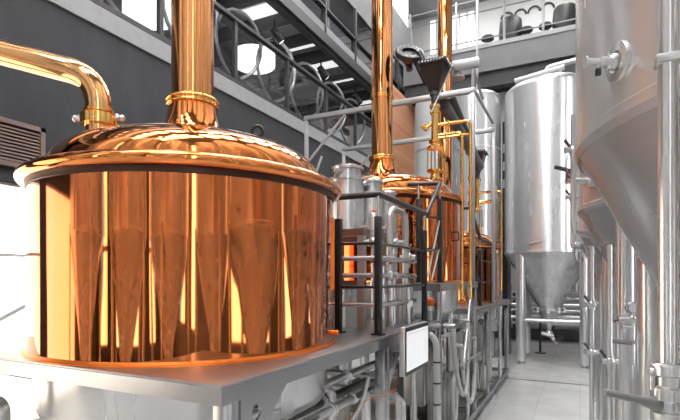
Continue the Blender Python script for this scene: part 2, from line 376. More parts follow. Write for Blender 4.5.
for k, x in enumerate((-2.75, -1.55, -.98)):
    t = Thing('round_stool', ['dark round stool on the mezzanine, close to the copper chimney', 'dark round stool beside the dark tub armchair on the mezzanine', 'dark round stool on the mezzanine in the middle of the white wall'][k], 'stool', (x, 16.55, 9.56), 'round stools on the back mezzanine')
    b = NB(); lathe(b, (x, 16.55, 9.9), [(0, 0), (.16, 0), (.2, .03), (.2, .1), (.17, .13), (0, .13)], 24); t.part('seat', b, 'leather')
    b = NB(); lathe(b, (x, 16.55, 9.56), [(0, 0), (.17, 0), (.17, .02), (.03, .04), (.03, .34), (0, .34)], 16); t.part('pedestal', b, 'darksteel')
b = NB(); cyl(b, (-2.9, 15.5, 4.4), (-2.9, 15.5, ZC), .04); single('hanging_rod', b, 'rail', 'thin pale vertical rod hanging in front of the concrete beam', 'rod')

# ================================================================== BREWHOUSE PLATFORM
PX = -1.28
def gusset(b, y0, z1, dy, dz, holer):
    """triangular plate on the platform's aisle side with a round hole"""
    t = bmesh.new(); tri = [V((PX-.004, y0, z1)), V((PX-.004, y0+dy, z1)), V((PX-.004, y0, z1-dz))]
    e = []; vs = [t.verts.new(p) for p in tri]
    for i in range(3): e.append(t.edges.new((vs[i], vs[(i+1) % 3])))
    c = V((PX-.004, y0+dy*.3, z1-dz*.27)); hs = [t.verts.new(c+V((0, math.cos(2*PI*k/16), math.sin(2*PI*k/16)))*holer) for k in range(16)]
    for i in range(16): e.append(t.edges.new((hs[i], hs[(i+1) % 16])))
    bmesh.ops.triangle_fill(t, use_beauty=True, edges=e)
    g = t.faces[:]; r = bmesh.ops.extrude_face_region(t, geom=g)
    bmesh.ops.translate(t, vec=(-.012, 0, 0), verts=[v for v in r['geom'] if isinstance(v, bmesh.types.BMVert)])
    merge(b, t)
def platform(label, x0, y0, y1, zt, legs, gus=()):
    t = Thing('brewhouse_platform', label, 'platform', ((x0+PX)/2, (y0+y1)/2, 0), 'steel platforms under the kettles')
    t.part('deck', box(NB(), x0, PX, y0, y1, zt-.012, zt, .002), 'deck')
    for nm, a in (('lip', (x0, PX, y0, y0+.008)), ('lip', (x0, PX, y1-.008, y1)), ('lip', (PX-.008, PX, y0+.008, y1-.008)), ('lip', (x0, x0+.008, y0+.008, y1-.008))):
        t.part(nm, box(NB(), a[0], a[1], a[2], a[3], zt-.085, zt-.012), 'brushed')
    b = NB(); 
    for k in range(int((y1-y0)/.6)): box(b, x0+.01, PX-.01, y0+.3+k*.6-.02, y0+.3+k*.6+.02, zt-.075, zt-.013)
    t.part('joist', b, 'darksteel')
    for (x, y) in legs:
        l = t.part('leg', box(NB(), x-.04, x+.04, y-.04, y+.04, .17, zt-.085, .005), 'brushed')
    for y, dy, dz in gus: b = NB(); gusset(b, y, zt-.085, dy, dz, .035); t.part('gusset', b, 'brushed')
    return t
P1 = platform('low front steel platform carrying the big copper kettle and black railing', -3.75, 1.51, 4.86, 1.57, [(PX-.05, 1.60), (PX-.05, 3.37), (-3.7, 1.6), (-3.7, 4.7), (PX-.05, 4.76)], [(1.64, .36, .30), (3.41, .30, .32)])
P2 = platform('raised middle steel platform carrying the second copper kettle', -3.6, 4.87, 6.9, 1.95, [(PX-.05, 4.93), (PX-.05, 6.84), (-3.55, 4.93), (-3.55, 6.84)])
P3 = platform('rear low steel platform carrying the third copper kettle', -3.6, 6.91, 10.35, 1.57, [(PX-.05, 7.9), (PX-.05, 10.25), (-3.55, 7.0), (-3.55, 10.25)])
t = Thing('skid_frame', 'long steel base frame lying on the floor beneath the kettle platforms', 'frame', (-2.4, 5.9, 0))
for x in (PX-.05, -3.62): t.part('rail', box(NB(), x-.04, x+.04, 1.56, 10.3, .10, .17, .004), 'brushed')
for y in (1.6, 3.4, 4.85, 6.88, 8.6, 10.25): t.part('crossbar', box(NB(), -3.58, PX-.09, y-.035, y+.035, .105, .165), 'brushed')
for y in (1.7, 3.4, 4.9, 6.87, 8.5, 10.2):
    for x in (PX-.05, -3.62): b = NB(); lathe(b, (x, y, 0), [(0, 0), (.05, 0), (.05, .012), (.015, .03), (.015, .10), (0, .10)], 14); t.part('foot', b, 'pipe')

# ================================================================== KETTLES
KR, KH = .952, 1.0
def kettle(cx, cy, zb, label, detail=True):
    t = Thing('copper_kettle', label, 'brew kettle', (cx, cy, zb), 'copper brew kettles in a row'); c = (cx, cy, zb)
    bw = NB(); lathe(bw, c, [(KR, .0), (KR, KH)], 128); t.part('body', bw, 'copper')
    b = NB(); lathe(b, c, [(KR-.01, .022), (KR+.004, .022), (KR+.012, .008), (KR+.022, .006), (KR+.024, .001), (KR-.01, .001)], 128, closed=True); t.part('base_ring', b, 'copper_base', label='orange copper foot ring')
    # rolled rim
    b = NB(); prof = [(KR+.018+.042*math.cos(a), KH+.012+.036*math.sin(a)) for a in [2*PI*k/16 for k in range(16)]]
    lathe(b, c, prof, 128, closed=True); t.part('rim', b, 'copper_dome')
    b = NB(); lathe(b, c, [(KR+.001, KH-.055), (KR+.008, KH-.05), (KR+.008, KH-.02), (KR+.001, KH-.015)], 128); t.part('rim_shade', b, 'rim_shade')  # dark band below the rim stands in for its shade
    # domed lid
    b = NB(); lathe(b, c, [(KR+.01, KH+.03), (KR-.035, KH+.05)]+[(KR-.07, KH+.052)]+dome_prof(KR-.085, KH+.055, .0, KH+.345, 26, 2.55), 128); t.part('dome', b, 'copper_dome')
    # flared neck, collar, chimney
    b = NB(); n = [(.31, KH+.335), (.26, KH+.352), (.222, KH+.385), (.195, KH+.43), (.175, KH+.485), (.162, KH+.55), (.155, KH+.605)]
    lathe(b, c, n, 64); nk = t.part('neck', b, 'copper_dome')
    b = NB()
    for h, r in ((.598, .160), (.626, .164)): lathe(b, c, [(r+.012*math.cos(a), KH+h+.012*math.sin(a)) for a in [2*PI*k/10 for k in range(10)]], 64, closed=True)
    lathe(b, c, [(.145, KH+.59), (.166, KH+.60), (.166, KH+.63), (.145, KH+.65)], 64); t.part('collar', b, 'brass', nk, label='golden collar ring')
    ct = 10.9-zb if zb < 1.8 else 10.9-zb
    b = NB(); lathe(b, c, [(.139, KH+.60), (.139, ct)], 48); ch = t.part('chimney', b, 'copper_pipe')
    for h in ((2.92-.5, ) if zb > 1.8 else (3.9,)):
        b = NB(); lathe(b, c, [(.14, h-.03), (.150, h-.025), (.150, h-.004), (.158, h), (.150, h+.004), (.150, h+.025), (.14, h+.03)], 48); t.part('clamp_ring', b, 'brass', ch)
    # steel lower shell through the platform
    b = NB(); lathe(b, c, [(KR-.03, -.09), (KR-.03, -.30), (KR-.06, -.36), (KR-.2, -.44), (.1, -.56), (0, -.56)], 96); t.part('lower_shell', b, 'steel', label='steel underside of the vessel')
    for a in range(3): b = NB(); x = cx+.7*math.cos(a*2.1+.6); y = cy+.7*math.sin(a*2.1+.6); cyl(b, (x, y, 0), (x, y, zb-.42), .05); t.part('leg', b, 'satin')
    return t
K1 = kettle(-2.36, 2.49, 1.57, 'large copper kettle standing closest on the low front platform')
KR = 1.0
K2 = kettle(-2.33, 5.92, 1.95, 'copper kettle on the raised platform behind the black railing')
K3 = kettle(-2.36, 9.34, 1.57, 'rearmost copper kettle, mostly hidden behind the second kettle')
KR = .952
# details on the front kettle
kc = V((-2.36, 2.49, 1.57))
p = kc+V((.34, .27, 1.39))
b = NB(); cyl(b, p-V((0, 0, .03)), p+V((0, 0, .035)), .018); torus(b, p+V((0, 0, .065)), .036, .014, axis=(FV.x, FV.y, 0)); K1.part('dome_knob', b, 'black')
for ang, z0, z1 in ((math.radians(23), .35, .80),):   # flat strap by the sight opening
    d = V((math.cos(ang), math.sin(ang), 0)); w = V((-d.y, d.x, 0)); b = NB()
    for z in (z0, z1): prism(b, [kc+d*(KR-.005)+w*.05+V((0, 0, z)), kc+d*(KR+.012)+w*.05+V((0, 0, z)), kc+d*(KR+.012)-w*.05+V((0, 0, z)), kc+d*(KR-.005)-w*.05+V((0, 0, z))], (0, 0, .03))
    prism(b, [kc+d*(KR-.002)+w*.012+V((0, 0, z0)), kc+d*(KR+.016)+w*.012+V((0, 0, z0)), kc+d*(KR+.016)-w*.012+V((0, 0, z0)), kc+d*(KR-.002)-w*.012+V((0, 0, z0))], (0, 0, z1-z0)); K1.part('strap', b, 'copper_base')
d = V((math.cos(math.radians(21)), math.sin(math.radians(21)), 0)); b = NB(); p = kc+d*(KR+.0)+V((0, 0, .07)); cyl(b, p-d*.02, p+d*.03, .016); ball(b, p+d*.035, .018); K1.part('bolt', b, 'copper_base')
# bent copper vent pipe leaving the dome
base = V((-2.70, 2.03, 2.955)); top = base+V((0, 0, .30))
t = Thing('vent_pipe', 'thick bent copper pipe leaving the dome of the big front kettle', 'pipe', base)
out = (-RV)+V((0, 0, .259))
pts = fillet([base-V((0, 0, .16)), top, top+out*1.7], .20, 12)
b = NB(); sweep(b, pts, .078, 28); t.part('bent_tube', b, 'copper_gold')
b = NB(); lathe(b, base+V((0, 0, .03)), [(.079, -.03), (.108, -.03), (.108, .03), (.079, .03)], 32); fl = t.part('flange', b, 'brass')
b = NB(); lathe(b, base+V((0, 0, .085)), [(.079, -.012), (.090, -.008), (.090, .008), (.079, .012)], 32); t.part('collar', b, 'brass')
for s in (-1, 1):
    p = base+RV*s*.115+V((0, 0, .045)); b = NB(); cyl(b, p-RV*s*.02, p+RV*s*.02, .016); ball(b, p+RV*s*.03, .022); ball(b, p+V((0, 0, .014)), .016); t.part('wing_nut', b, 'pipe', fl)
# hatch on the second kettle
KR = 1.0; k2 = V((-2.33, 5.92, 1.95)); a = math.atan2(-.8, .62); d = V((math.cos(a), math.sin(a), 0)); b = NB()
lathe(b, k2+d*(KR-.01)+V((0, 0, .62)), [(0, .02), (.12, .02), (.14, .012), (.14, 0)], 28, axis=d); K2.part('sight_port', b, 'copper_dome')
b = NB(); cyl(b, k2+d*(KR+.01)+V((0, 0, .62)), k2+d*(KR+.012)+V((0, 0, .62)), .0)
b.free()
d = V((math.cos(-.15), math.sin(-.15), 0)); w = V((-d.y, d.x, 0)); p = k2+d*KR+V((0, 0, .55)); b = NB(); tube(b, [p+V((0, 0, -.05)), p+d*.05+V((0, 0, -.05)), p+d*.05+V((0, 0, .05)), p+V((0, 0, .05))], .009, .02, 8); K2.part('handle', b, 'black')

# ================================================================== RAILINGS
def railpost(t, x, y, z0, zt, braced=False):
    ps = t.part('post', box(NB(), x-.024, x+.024, y-.024, y+.024, z0, zt-.17, .003), 'black')
    b = NB(); cyl(b, (x, y, zt-.18), (x, y, zt-.015), .010, seg=10); t.part('rail_pin', b, 'pipe', ps, label='thin silver pin carrying the handrail')
    b = NB(); box(b, x-.045, x+.045, y-.04, y+.04, z0, z0+.012); t.part('base_plate', b, 'black', ps)
RX = -1.365
t = Thing('guard_railing', 'black tube guard railing at the corner of the low front platform', 'railing', (RX, 3.6, 1.57), 'black platform railings')
for x, y in ((-1.70, 3.39), (RX, 3.39), (RX, 4.60)): railpost(t, x, y, 1.57, 2.635)
b = NB(); sweep(b, fillet([(-1.93, 3.39, 2.635), (RX, 3.39, 2.635), (RX, 4.64, 2.635)], .03), .024, 12); t.part('handrail', b, 'black')
for z in (1.93, 2.265): b = NB(); sweep(b, [(-1.9, 3.39, z), (RX, 3.39, z), (RX, 4.60, z)], .011, 8); t.part('midrail', b, 'black')
t = Thing('stair_railing', 'black railing climbing from the low platform to the raised platform', 'railing', (RX, 5.18, 1.95), 'black platform railings')
for x, y in ((RX, 5.18), (-1.58, 5.10)): railpost(t, x, y, 1.95, 3.03)
b = NB(); sweep(b, fillet([(RX, 4.67, 2.635), (RX, 5.18, 3.03), (-1.70, 5.08, 3.03)], .02), .024, 12); t.part('handrail', b, 'black')
for z in (2.32, 2.66): b = NB(); sweep(b, [(RX, 4.70, z-.05), (RX, 5.18, z), (-1.58, 5.10, z)], .011, 8); t.part('midrail', b, 'black')
b = NB(); sweep(b, [(RX, 5.16, 2.62), (RX, 4.72, 2.02)], .010, 8); sweep(b, [(RX, 5.16, 2.32), (RX, 4.85, 1.97)], .010, 8); t.part('brace', b, 'rail')
t = Thing('stair_railing', 'black railing dropping from the raised platform to the rear platform', 'railing', (RX, 7.4, 1.57), 'black platform railings')
railpost(t, RX, 6.86, 1.95, 2.98); railpost(t, RX, 7.53, 1.57, 2.60); railpost(t, RX, 8.63, 1.57, 2.59)
b = NB(); sweep(b, fillet([(-1.55, 6.83, 2.98), (RX, 6.83, 2.98), (RX, 7.53, 2.60), (RX, 8.66, 2.59)], .02), .024, 12); t.part('handrail', b, 'black')
for z in (1.93, 2.27): b = NB(); sweep(b, [(RX, 6.86, z+.35), (RX, 7.53, z), (RX, 8.63, z)], .011, 8); t.part('midrail', b, 'black')
b = NB(); sweep(b, [(RX, 6.88, 2.55), (RX, 7.5, 1.65)], .012, 8); t.part('brace', b, 'black')

# ================================================================== GANTRY FRAMES
for k, (y, x0) in enumerate(((6.72, -3.95), (8.5, -4.15))):
    t = Thing('pipe_gantry', ['grey square tube gantry crossing behind the second copper kettle', 'grey square tube gantry standing over the gap before the third kettle'][k], 'frame', ((x0+PX)/2, y, 1.57), 'grey pipe gantries')
    zt = 4.47+.05*k+(.1 if k == 0 else 0); zb = 1.95 if k == 0 else 1.57
    for x in (x0, PX-.035):
        z0 = zb if x > -3 else 0
        t.part('post', box(NB(), x-.028, x+.028, y-.028, y+.028, z0, zt-.035, .006), 'rail')
    t.part('beam', box(NB(), x0-.035, PX, y-.035, y+.035, zt-.035, zt+.035, .006), 'rail')
    b = NB(); sweep(b, [(x0+.03, y, zt-.7), (x0+.7, y, zt-.03)], .022, 8); t.part('brace', b, 'rail')
b = NB(); sweep(b, fillet([(-1.32, 6.75, 4.62), (-1.32, 6.75, 4.9), (-1.32, 7.5, 4.72)], .02), .02, 8); sweep(b, [(-1.32, 6.75, 4.62), (-1.32, 8.45, 4.62)], .022, 8)
single('gantry_bracket', b, 'rail', 'thin pale triangular bracket on top of the gantry post', 'bracket')

# ================================================================== BRASS COLUMN + HOPPER
def brass_column(cx, cy, z0, ztop, label):
    t = Thing('sight_glass_pipe', label, 'brass pipe', (cx, cy, z0), 'brass sight glass columns')
    def L(pr, m, nm, of=None, seg=24): b = NB(); lathe(b, (cx, cy, 0), pr, seg); return t.part(nm, b, m, of)
    L([(0, z0-.05), (.05, z0-.05), (.05, z0), (.085, z0+.005), (.085, z0+.03), (.06, z0+.035), (.05, z0+.09), (.08, z0+.10), (.10, z0+.105), (.10, z0+.13), (0, z0+.13)], 'brass', 'lower_fitting')
    zg = z0+.13
    L([(.052, zg), (.052, zg+.26)], 'glass', 'sight_glass')
    L([(0, zg), (.012, zg), (.012, zg+.26), (0, zg+.26)], 'pipe', 'inner_tube')
    for k in range(6):
        a = k*PI/3+.3; b = NB(); x, y = cx+.088*math.cos(a), cy+.088*math.sin(a); cyl(b, (x, y, zg-.02), (x, y, zg+.28), .008, seg=8); ball(b, (x, y, zg+.285), .013, 8); t.part('cage_rod', b, 'brass')
    zu = zg+.26
    L([(0, zu), (.10, zu), (.10, zu+.025), (.06, zu+.03), (.055, zu+.07), (.075, zu+.08), (.075, zu+.10), (.045, zu+.11), (.045, ztop-.12), (.062, ztop-.115), (.062, ztop-.09), (.048, ztop-.085), (.048, ztop-.05), (.066, ztop-.045), (.066, ztop-.01), (.04, ztop), (0, ztop)], 'brass', 'upper_tube')
    # branches towards the aisle that drop beside the kettle
    b = NB(); tube(b, [(cx, cy, zu+.16), (cx+.33, cy, zu+.16), (cx+.33, cy, 1.75)], .020, .06, 12); torus(b, (cx+.13, cy, zu+.16), .024, .010, axis=(1, 0, 0), seg=16, ts=8); t.part('branch_pipe', b, 'brass')
    b = NB(); tube(b, [(cx, cy, ztop-.26), (cx+.43, cy, ztop-.26), (cx+.43, cy, 1.75)], .020, .06, 12); torus(b, (cx+.17, cy, ztop-.26), .026, .012, axis=(1, 0, 0), seg=16, ts=8)
    for z in (ztop-.95, ztop-1.1, ztop-1.25): lathe(b, (cx+.43, cy, z), [(.02, -.02), (.03, -.018), (.03, .018), (.02, .02)], 16)
    cyl(b, (cx, cy, ztop-.42), (cx+.43, cy, ztop-.42), .014, seg=8); t.part('branch_pipe', b, 'brass')
    b = NB(); cyl(b, (cx, cy, ztop-.20), (cx-.12, cy-.03, ztop-.30), .022); cyl(b, (cx-.09, cy-.02, ztop-.31), (cx-.15, cy-.04, ztop-.25), .03); t.part('tap', b, 'brass')
    return t
def hopper(cx, cy, z0, label, disc=True):
    t = Thing('malt_hopper', label, 'hopper', (cx, cy, z0), 'black malt hoppers'); hw = .145; h = .30
    b = NB()
    rings = [(.045, z0), (.05, z0+.10), (.065, z0+.11), (.065, z0+.15)]
    lathe(b, (cx, cy, 0), [(0, z0)]+rings+[(0, z0+.15)], 24); t.part('spout', b, 'darksteel')
    b = NB(); s = .065; zb = z0+.15; lo = [b.verts.new((cx+sx*s, cy+sy*s, zb)) for sx, sy in ((-1, -1), (1, -1), (1, 1), (-1, 1))]; up = [b.verts.new((cx+sx*hw, cy+sy*hw, zb+h)) for sx, sy in ((-1, -1), (1, -1), (1, 1), (-1, 1))]
    for i in range(4): b.faces.new((lo[i], lo[(i+1) % 4], up[(i+1) % 4], up[i]))
    b.faces.new(lo[::-1]); b.faces.new(up); t.part('funnel', b, 'hopper')
    zr = zb+h; fr = t.part('top_flange', box(NB(), cx-hw-.03, cx+hw+.03, cy-hw-.03, cy+hw+.03, zr, zr+.05, .004), 'black')
    b = NB()
    for k in range(9):
        x = cx-hw+.0+k*2*hw/8; ball(b, (x, cy-hw-.033, zr+.025), .010, 8); ball(b, (cx+hw+.033, cy-hw+k*2*hw/8, zr+.025), .010, 8)
    t.part('rivet', b, 'pipe', fr)
    return t
C2 = (-1.60, 5.84); bc = brass_column(C2[0], C2[1], 3.20, 4.14, 'golden brass sight glass column rising from the second kettle dome')
hopper(C2[0], C2[1], 4.14, 'black inverted pyramid malt hopper on top of the golden column')
C3 = (-1.72, 9.20); brass_column(C3[0], C3[1], 2.85, 3.85, 'golden brass sight glass column on the rearmost kettle')
hopper(C3[0], C3[1], 3.85, 'dark malt hopper between the gantry posts, over the rearmost kettle')
# round duct valve next to hopper
dc = V((-1.93, 5.84, 4.83))
t = Thing('duct_disc', 'black round ringed duct flange tilted beside the upper malt hopper', 'duct flange', dc)
ax = V((.45, -.75, .75)).normalized(); b = NB(); lathe(b, dc, [(.10, -.03), (.175, -.03), (.185, -.01), (.185, .02), (.175, .035), (.10, .035)], 40, axis=ax, closed=True); rg = t.part('ring', b, 'black')
u, w = ring_frame(ax)
for k in range(16): b = NB(); ball(b, dc+(u*math.cos(k*PI/8)+w*math.sin(k*PI/8))*.15+ax*.036, .011, 8); t.part('bolt', b, 'pipe', rg)
b = NB(); lathe(b, dc, [(0, -.10), (.08, -.10), (.10, -.03), (.10, .0), (0, .0)], 24, axis=ax); t.part('cup', b, 'darksteel')
b = NB(); cyl(b, dc+V((.05, 0, -.02)), (C2[0]-.11, C2[1], 4.42), .038); cyl(b, dc+V((.13, 0, -.01)), (C2[0]-.12, C2[1], 4.62), .04); t.part('arm', b, 'black')
b = NB(); cyl(b, dc-ax*.08, dc-ax*.08+V((.02, 0, -.13)), .045); t.part('motor', b, 'darksteel')
# white actuator
p0 = V((-1.40, 5.90, 4.59)); p1 = p0+RV*.30+V((0, 0, .05))
t = Thing('white_actuator', 'white cylindrical actuator beside the upper malt hopper', 'actuator', p0)
b = NB(); sweep(b, [p0, p0+(p1-p0)*.06, p0+(p1-p0)*.94, p1], [.05, .062, .062, .045], 24); t.part('body', b, 'whitepl')
b = NB(); cyl(b, p1-(p1-p0)*.06, p1+(p1-p0)*.05, .066); t.part('end_cap', b, 'whitepl')
b = NB(); cyl(b, p0-RV*.06, p0+RV*.01, .02); t.part('mount', b, 'darksteel')
b = NB(); cyl(b, p0+V((.02, -.06, .0)), (C2[0]-.02, C2[1]-.09, 4.02), .008, seg=8); t.part('link_rod', b, 'whitepl')
b = NB(); lathe(b, (-1.36, 6.0, 4.47), [(0, 0), (.09, 0), (.05, .08), (.04, .16), (0, .16)], 20); t.part('cone_boot', b, 'satin')
# dark chutes
b = NB(); tube(b, [(-1.55, 6.05, 4.20), (-1.62, 8.95, 4.02)], .075, .05, 14); single('malt_chute', b, 'darksteel', 'thick dark malt chute slanting between the two hoppers', 'chute')
b = NB(); tube(b, [(-1.75, 7.2, 4.75), (-1.80, 9.9, 4.25)], .07, .05, 14); single('malt_chute', b, 'darksteel', 'upper dark malt chute slanting down towards the grey tank', 'chute')

# ================================================================== FILTERS, MANIFOLD ON THE LOW PLATFORM
t = Thing('steel_bench', 'rust tinted square tube bench carrying the steel canisters', 'bench', (-2.0, 4.0, 1.57))
bx0, bx1, by0, by1, bz = -2.28, -1.66, 3.75, 4.38, 2.42
brn = mat('brownish_steel', (.36, .25, .21), .8, .35)
for x in (bx0, bx1):
    for y in (by0, by1): t.part('leg', box(NB(), x-.03, x+.03, y-.03, y+.03, 1.57, bz-.06), 'satin')
for a in ((bx0-.03, bx1+.03, by0-.03, by0+.03), (bx0-.03, bx1+.03, by1-.03, by1+.03), (bx0-.03, bx0+.03, by0+.03, by1-.03), (bx1-.03, bx1+.03, by0+.03, by1-.03)): t.part('top_rail', box(NB(), *a, bz-.06, bz), brn)
t.part('shelf', box(NB(), bx0+.03, bx1-.03, by0+.03, by1-.03, bz-.012, bz-.002), 'satin')
t.part('lower_rail', box(NB(), bx0-.03, bx1+.03, by0-.02, by0+.02, 1.92, 1.98), brn)
def canister(x, y, r, z0, z1, label):
    t = Thing('filter_canister', label, 'canister', (x, y, z0), 'steel canisters behind the railing')
    b = NB(); lathe(b, (x, y, 0), [(0, z0), (r, z0), (r, z1-.16), (r+.0, z1-.155)], 36); t.part('body', b, 'steel')
    b = NB(); lathe(b, (x, y, 0), [(r, z1-.16), (r+.02, z1-.158), (r+.02, z1-.135), (r*.86, z1-.13), (r*.82, z1-.055), (r*.98, z1-.05), (r*.98, z1-.03)], 36); t.part('clamp_ring', b, 'pipe')
    b = NB(); lathe(b, (x, y, 0), [(r*.98, z1-.03), (r*.8, z1-.012), (r*.4, z1), (0, z1)], 36); t.part('lid', b, 'rose', label='rosy domed lid')
    b = NB(); cyl(b, (x, y-r*.8, z1-.08), (x, y-r-.06, z1-.08), .018); ball(b, (x, y-r-.06, z1-.08), .028); t.part('clamp_bolt', b, 'pipe')
    b = NB(); cyl(b, (x, y-.0, z0+.05), (x+r+.05, y, z0+.05), .02); t.part('outlet', b, 'pipe')
canister(-1.955, 4.08, .158, 2.42, 3.06, 'largest rosy lidded steel canister on the bench beside the front kettle')
canister(-1.785, 4.27, .115, 2.42, 2.955, 'middle sized steel canister with rosy lid on the bench')
canister(-1.785, 4.66, .115, 1.97, 2.90, 'slim steel canister with rosy lid close to the second kettle')
b = NB(); x, y = -1.785, 4.66
for a in range(3): cyl(b, (x+.08*math.cos(a*2.1), y+.08*math.sin(a*2.1), 1.57), (x+.08*math.cos(a*2.1), y+.08*math.sin(a*2.1), 1.98), .015, seg=8)
lathe(b, (x, y, 1.955), [(0, 0), (.11, 0), (.11, .014), (0, .014)], 24); single('canister_stand', b, 'satin', 'three legged stand under the slim canister', 'stand')
# taps by canister
t = Thing('sampling_tap', 'small silver two armed tap rising beside the largest canister', 'tap', (-2.22, 3.95, 2.42))
b = NB(); cyl(b, (-2.22, 3.95, 2.42), (-2.22, 3.95, 3.0), .02); t.part('stem', b, 'pipe')
b = NB(); cyl(b, (-2.22, 3.95, 2.98), (-2.32, 3.92, 3.12), .012); cyl(b, (-2.22, 3.95, 2.98), (-2.16, 3.96, 3.14), .012); t.part('lever', b, 'pipe')
b = NB(); ball(b, (-2.22, 3.95, 2.93), .045); cyl(b, (-2.30, 3.93, 2.93), (-2.22, 3.95, 2.93), .022); t.part('tap_body', b, 'brass')
# manifold
t = Thing('valve_manifold', 'cluster of silver valves and pipes behind the front platform railing', 'manifold', (-1.62, 4.3, 1.57))
b = NB(); tube(b, [(-1.5, 4.0, 1.57), (-1.5, 4.0, 2.62), (-1.5, 4.42, 2.62), (-1.5, 4.42, 1.57)], .032, .12, 14); t.part('arch_pipe', b, 'pipe')
for z in (1.78, 2.02, 2.16): b = NB(); cyl(b, (-2.3, 3.60, z), (-1.47, 3.60, z), .02); tube(b, [(-1.47, 3.6, z), (-1.45, 3.6, z), (-1.45, 4.55, z)], .024, .03, 12); t.part('header_pipe', b, 'pipe')
for (x, y, z) in ((-1.55, 3.75, 2.30), (-1.52, 4.2, 2.32), (-1.5, 4.5, 2.20), (-1.62, 4.05, 2.16), (-1.45, 3.85, 2.02)):
    b = NB(); ball(b, (x, y, z), .048); cyl(b, (x-.08, y, z), (x+.08, y, z), .026); cyl(b, (x, y, z-.1), (x, y, z+.1), .022); v = t.part('valve', b, 'pipe')
    b = NB(); cyl(b, (x, y, z+.09), (x+.05, y-.06, z+.12), .008, seg=8); t.part('valve_lever', b, 'rose', v)
b = NB(); lathe(b, (-1.62, 3.92, 2.28), [(0, 0), (.055, 0), (.055, .26), (.04, .29), (0, .29)], 24); cy = t.part('actuator_can', b, 'satin')
b = NB(); ball(b, (-1.62, 3.92, 2.585), .018); t.part('cap_light', b, 'orange', cy, label='red orange cap')
for k, (x, y, z0, z1) in enumerate(((-1.58, 4.3, 1.57, 2.0), (-1.66, 4.5, 1.57, 2.15), (-1.9, 4.6, 1.57, 2.3), (-1.45, 4.35, 1.57, 1.95), (-1.48, 3.75, 1.57, 2.1))):
    b = NB(); cyl(b, (x, y, z0), (x, y, z1), .022 if k % 2 else .032); lathe(b, (x, y, (z0+z1)/2), [(.03, -.03), (.05, -.028), (.05, .028), (.03, .03)], 16); t.part('riser', b, 'pipe')
# low drums on the platform
for k, (x, y, r, h) in enumerate(((-1.95, 3.95, .20, .36), (-1.62, 4.62, .13, .4))):
    t = Thing('steel_drum', ['short wide steel drum on the platform under the bench', 'narrow steel drum on the platform beside the manifold'][k], 'drum', (x, y, 1.57), 'small steel drums behind the railing')
    b = NB(); lathe(b, (x, y, 1.57), [(0, 0), (r, 0), (r, h), (0, h)], 36); t.part('body', b, 'steel'); b = NB(); lathe(b, (x, y, 1.57+h), [(r, -.03), (r+.012, -.028), (r+.012, .01), (0, .012)], 36); t.part('lid', b, brn)
# orange cap valve
t = Thing('capped_valve', 'white valve with orange cap on the step before the raised platform', 'valve', (-1.36, 4.74, 1.57))
b = NB(); lathe(b, (-1.36, 4.74, 1.57), [(0, 0), (.035, 0), (.035, .09), (.05, .1), (.05, .15), (0, .15)], 20); t.part('body', b, 'whitepl'); b = NB(); ball(b, (-1.36, 4.74, 1.76), .06, 16, .8); t.part('cap', b, 'orange')

# ================================================================== TOUCH SCREEN
sx, sy0, sy1, sz0, sz1 = -1.15, 3.38, 3.97, 1.27, 1.635
t = Thing('touch_screen', 'white lit control touch screen hung on the platform edge', 'screen', (sx, (sy0+sy1)/2, sz0))
t.part('housing', box(NB(), sx-.045, sx, sy0, sy1, sz0, sz1, .004), 'satin')
bz = t.part('bezel', box(NB(), sx, sx+.006, sy0+.005, sy1-.005, sz0+.005, sz1-.005, .002), 'black')
sc = t.part('display', box(NB(), sx+.0062, sx+.008, sy0+.02, sy1-.02, sz0+.035, sz1-.035), 'screen')
b = NB()
for k in range(7): box(b, sx+.008, sx+.0086, sy0+.05, sy0+.05+random.uniform(.12, .44), sz0+.07+k*.035, sz0+.073+k*.035)
for k in range(4): box(b, sx+.008, sx+.0086, sy0+.09+k*.12, sy0+.093+k*.12, sz0+.07, sz1-.07)
box(b, sx+.008, sx+.0086, sy0+.03, sy1-.03, sz1-.06, sz1-.052); t.part('interface_lines', b, 'ui', sc)
t.part('bracket', box(NB(), PX, sx-.045, 3.6, 3.72, 1.42, 1.56), 'brushed')

# ================================================================== UNDER THE PLATFORMS
def pipe(pts, r, label, m='pipe', rad=.08, group='pipes under the platforms', rings=()):
    t = Thing('process_pipe', label, 'pipe', V(pts[0]), group); b = NB(); tube(b, pts, r, rad, 14); t.part('tube', b, m)
    for p, ax in rings:
        b = NB(); lathe(b, p, [(r, -.02), (r*1.5, -.018), (r*1.5, -.003), (r*1.7, 0), (r*1.5, .003), (r*1.5, .018), (r, .02)], 20, axis=ax); t.part('clamp', b, 'pipe')
pipe([(-1.42, 1.75, 1.16), (-1.42, 3.30, 1.16), (-1.42, 3.30, .17)], .032, 'long bright pipe running lowest behind the corner leg of the front platform', rings=[((-1.42, 2.72, 1.16), (0, 1, 0))])
pipe([(-1.50, 1.9, 1.30), (-1.50, 4.7, 1.30), (-1.5, 4.7, .17)], .028, 'long pipe under the front platform level with the touch screen bottom', rings=[((-1.5, 3.1, 1.30), (0, 1, 0))])
pipe([(-1.60, 2.2, 1.38), (-1.60, 6.5, 1.38), (-1.6, 6.5, .2)], .025, 'thin dark pipe running close beneath the front platform deck', m='darksteel')
pipe([(-1.75, 2.4, 1.06), (-1.75, 5.0, 1.06), (-1.75, 5.0, .17)], .035, 'thick dark pipe lying deep under the front platform', m='darksteel', rings=[((-1.75, 3.2, 1.06), (0, 1, 0))])
pipe([(-2.9, 3.55, 1.22), (-1.36, 3.55, 1.22), (-1.36, 3.55, .17)], .024, 'crosswise pipe bending down behind the touch screen')
pipe([(-2.9, 3.95, 1.0), (-1.40, 3.95, 1.0), (-1.40, 3.95, .17)], .028, 'crosswise pipe under the front platform bending down beyond the screen')
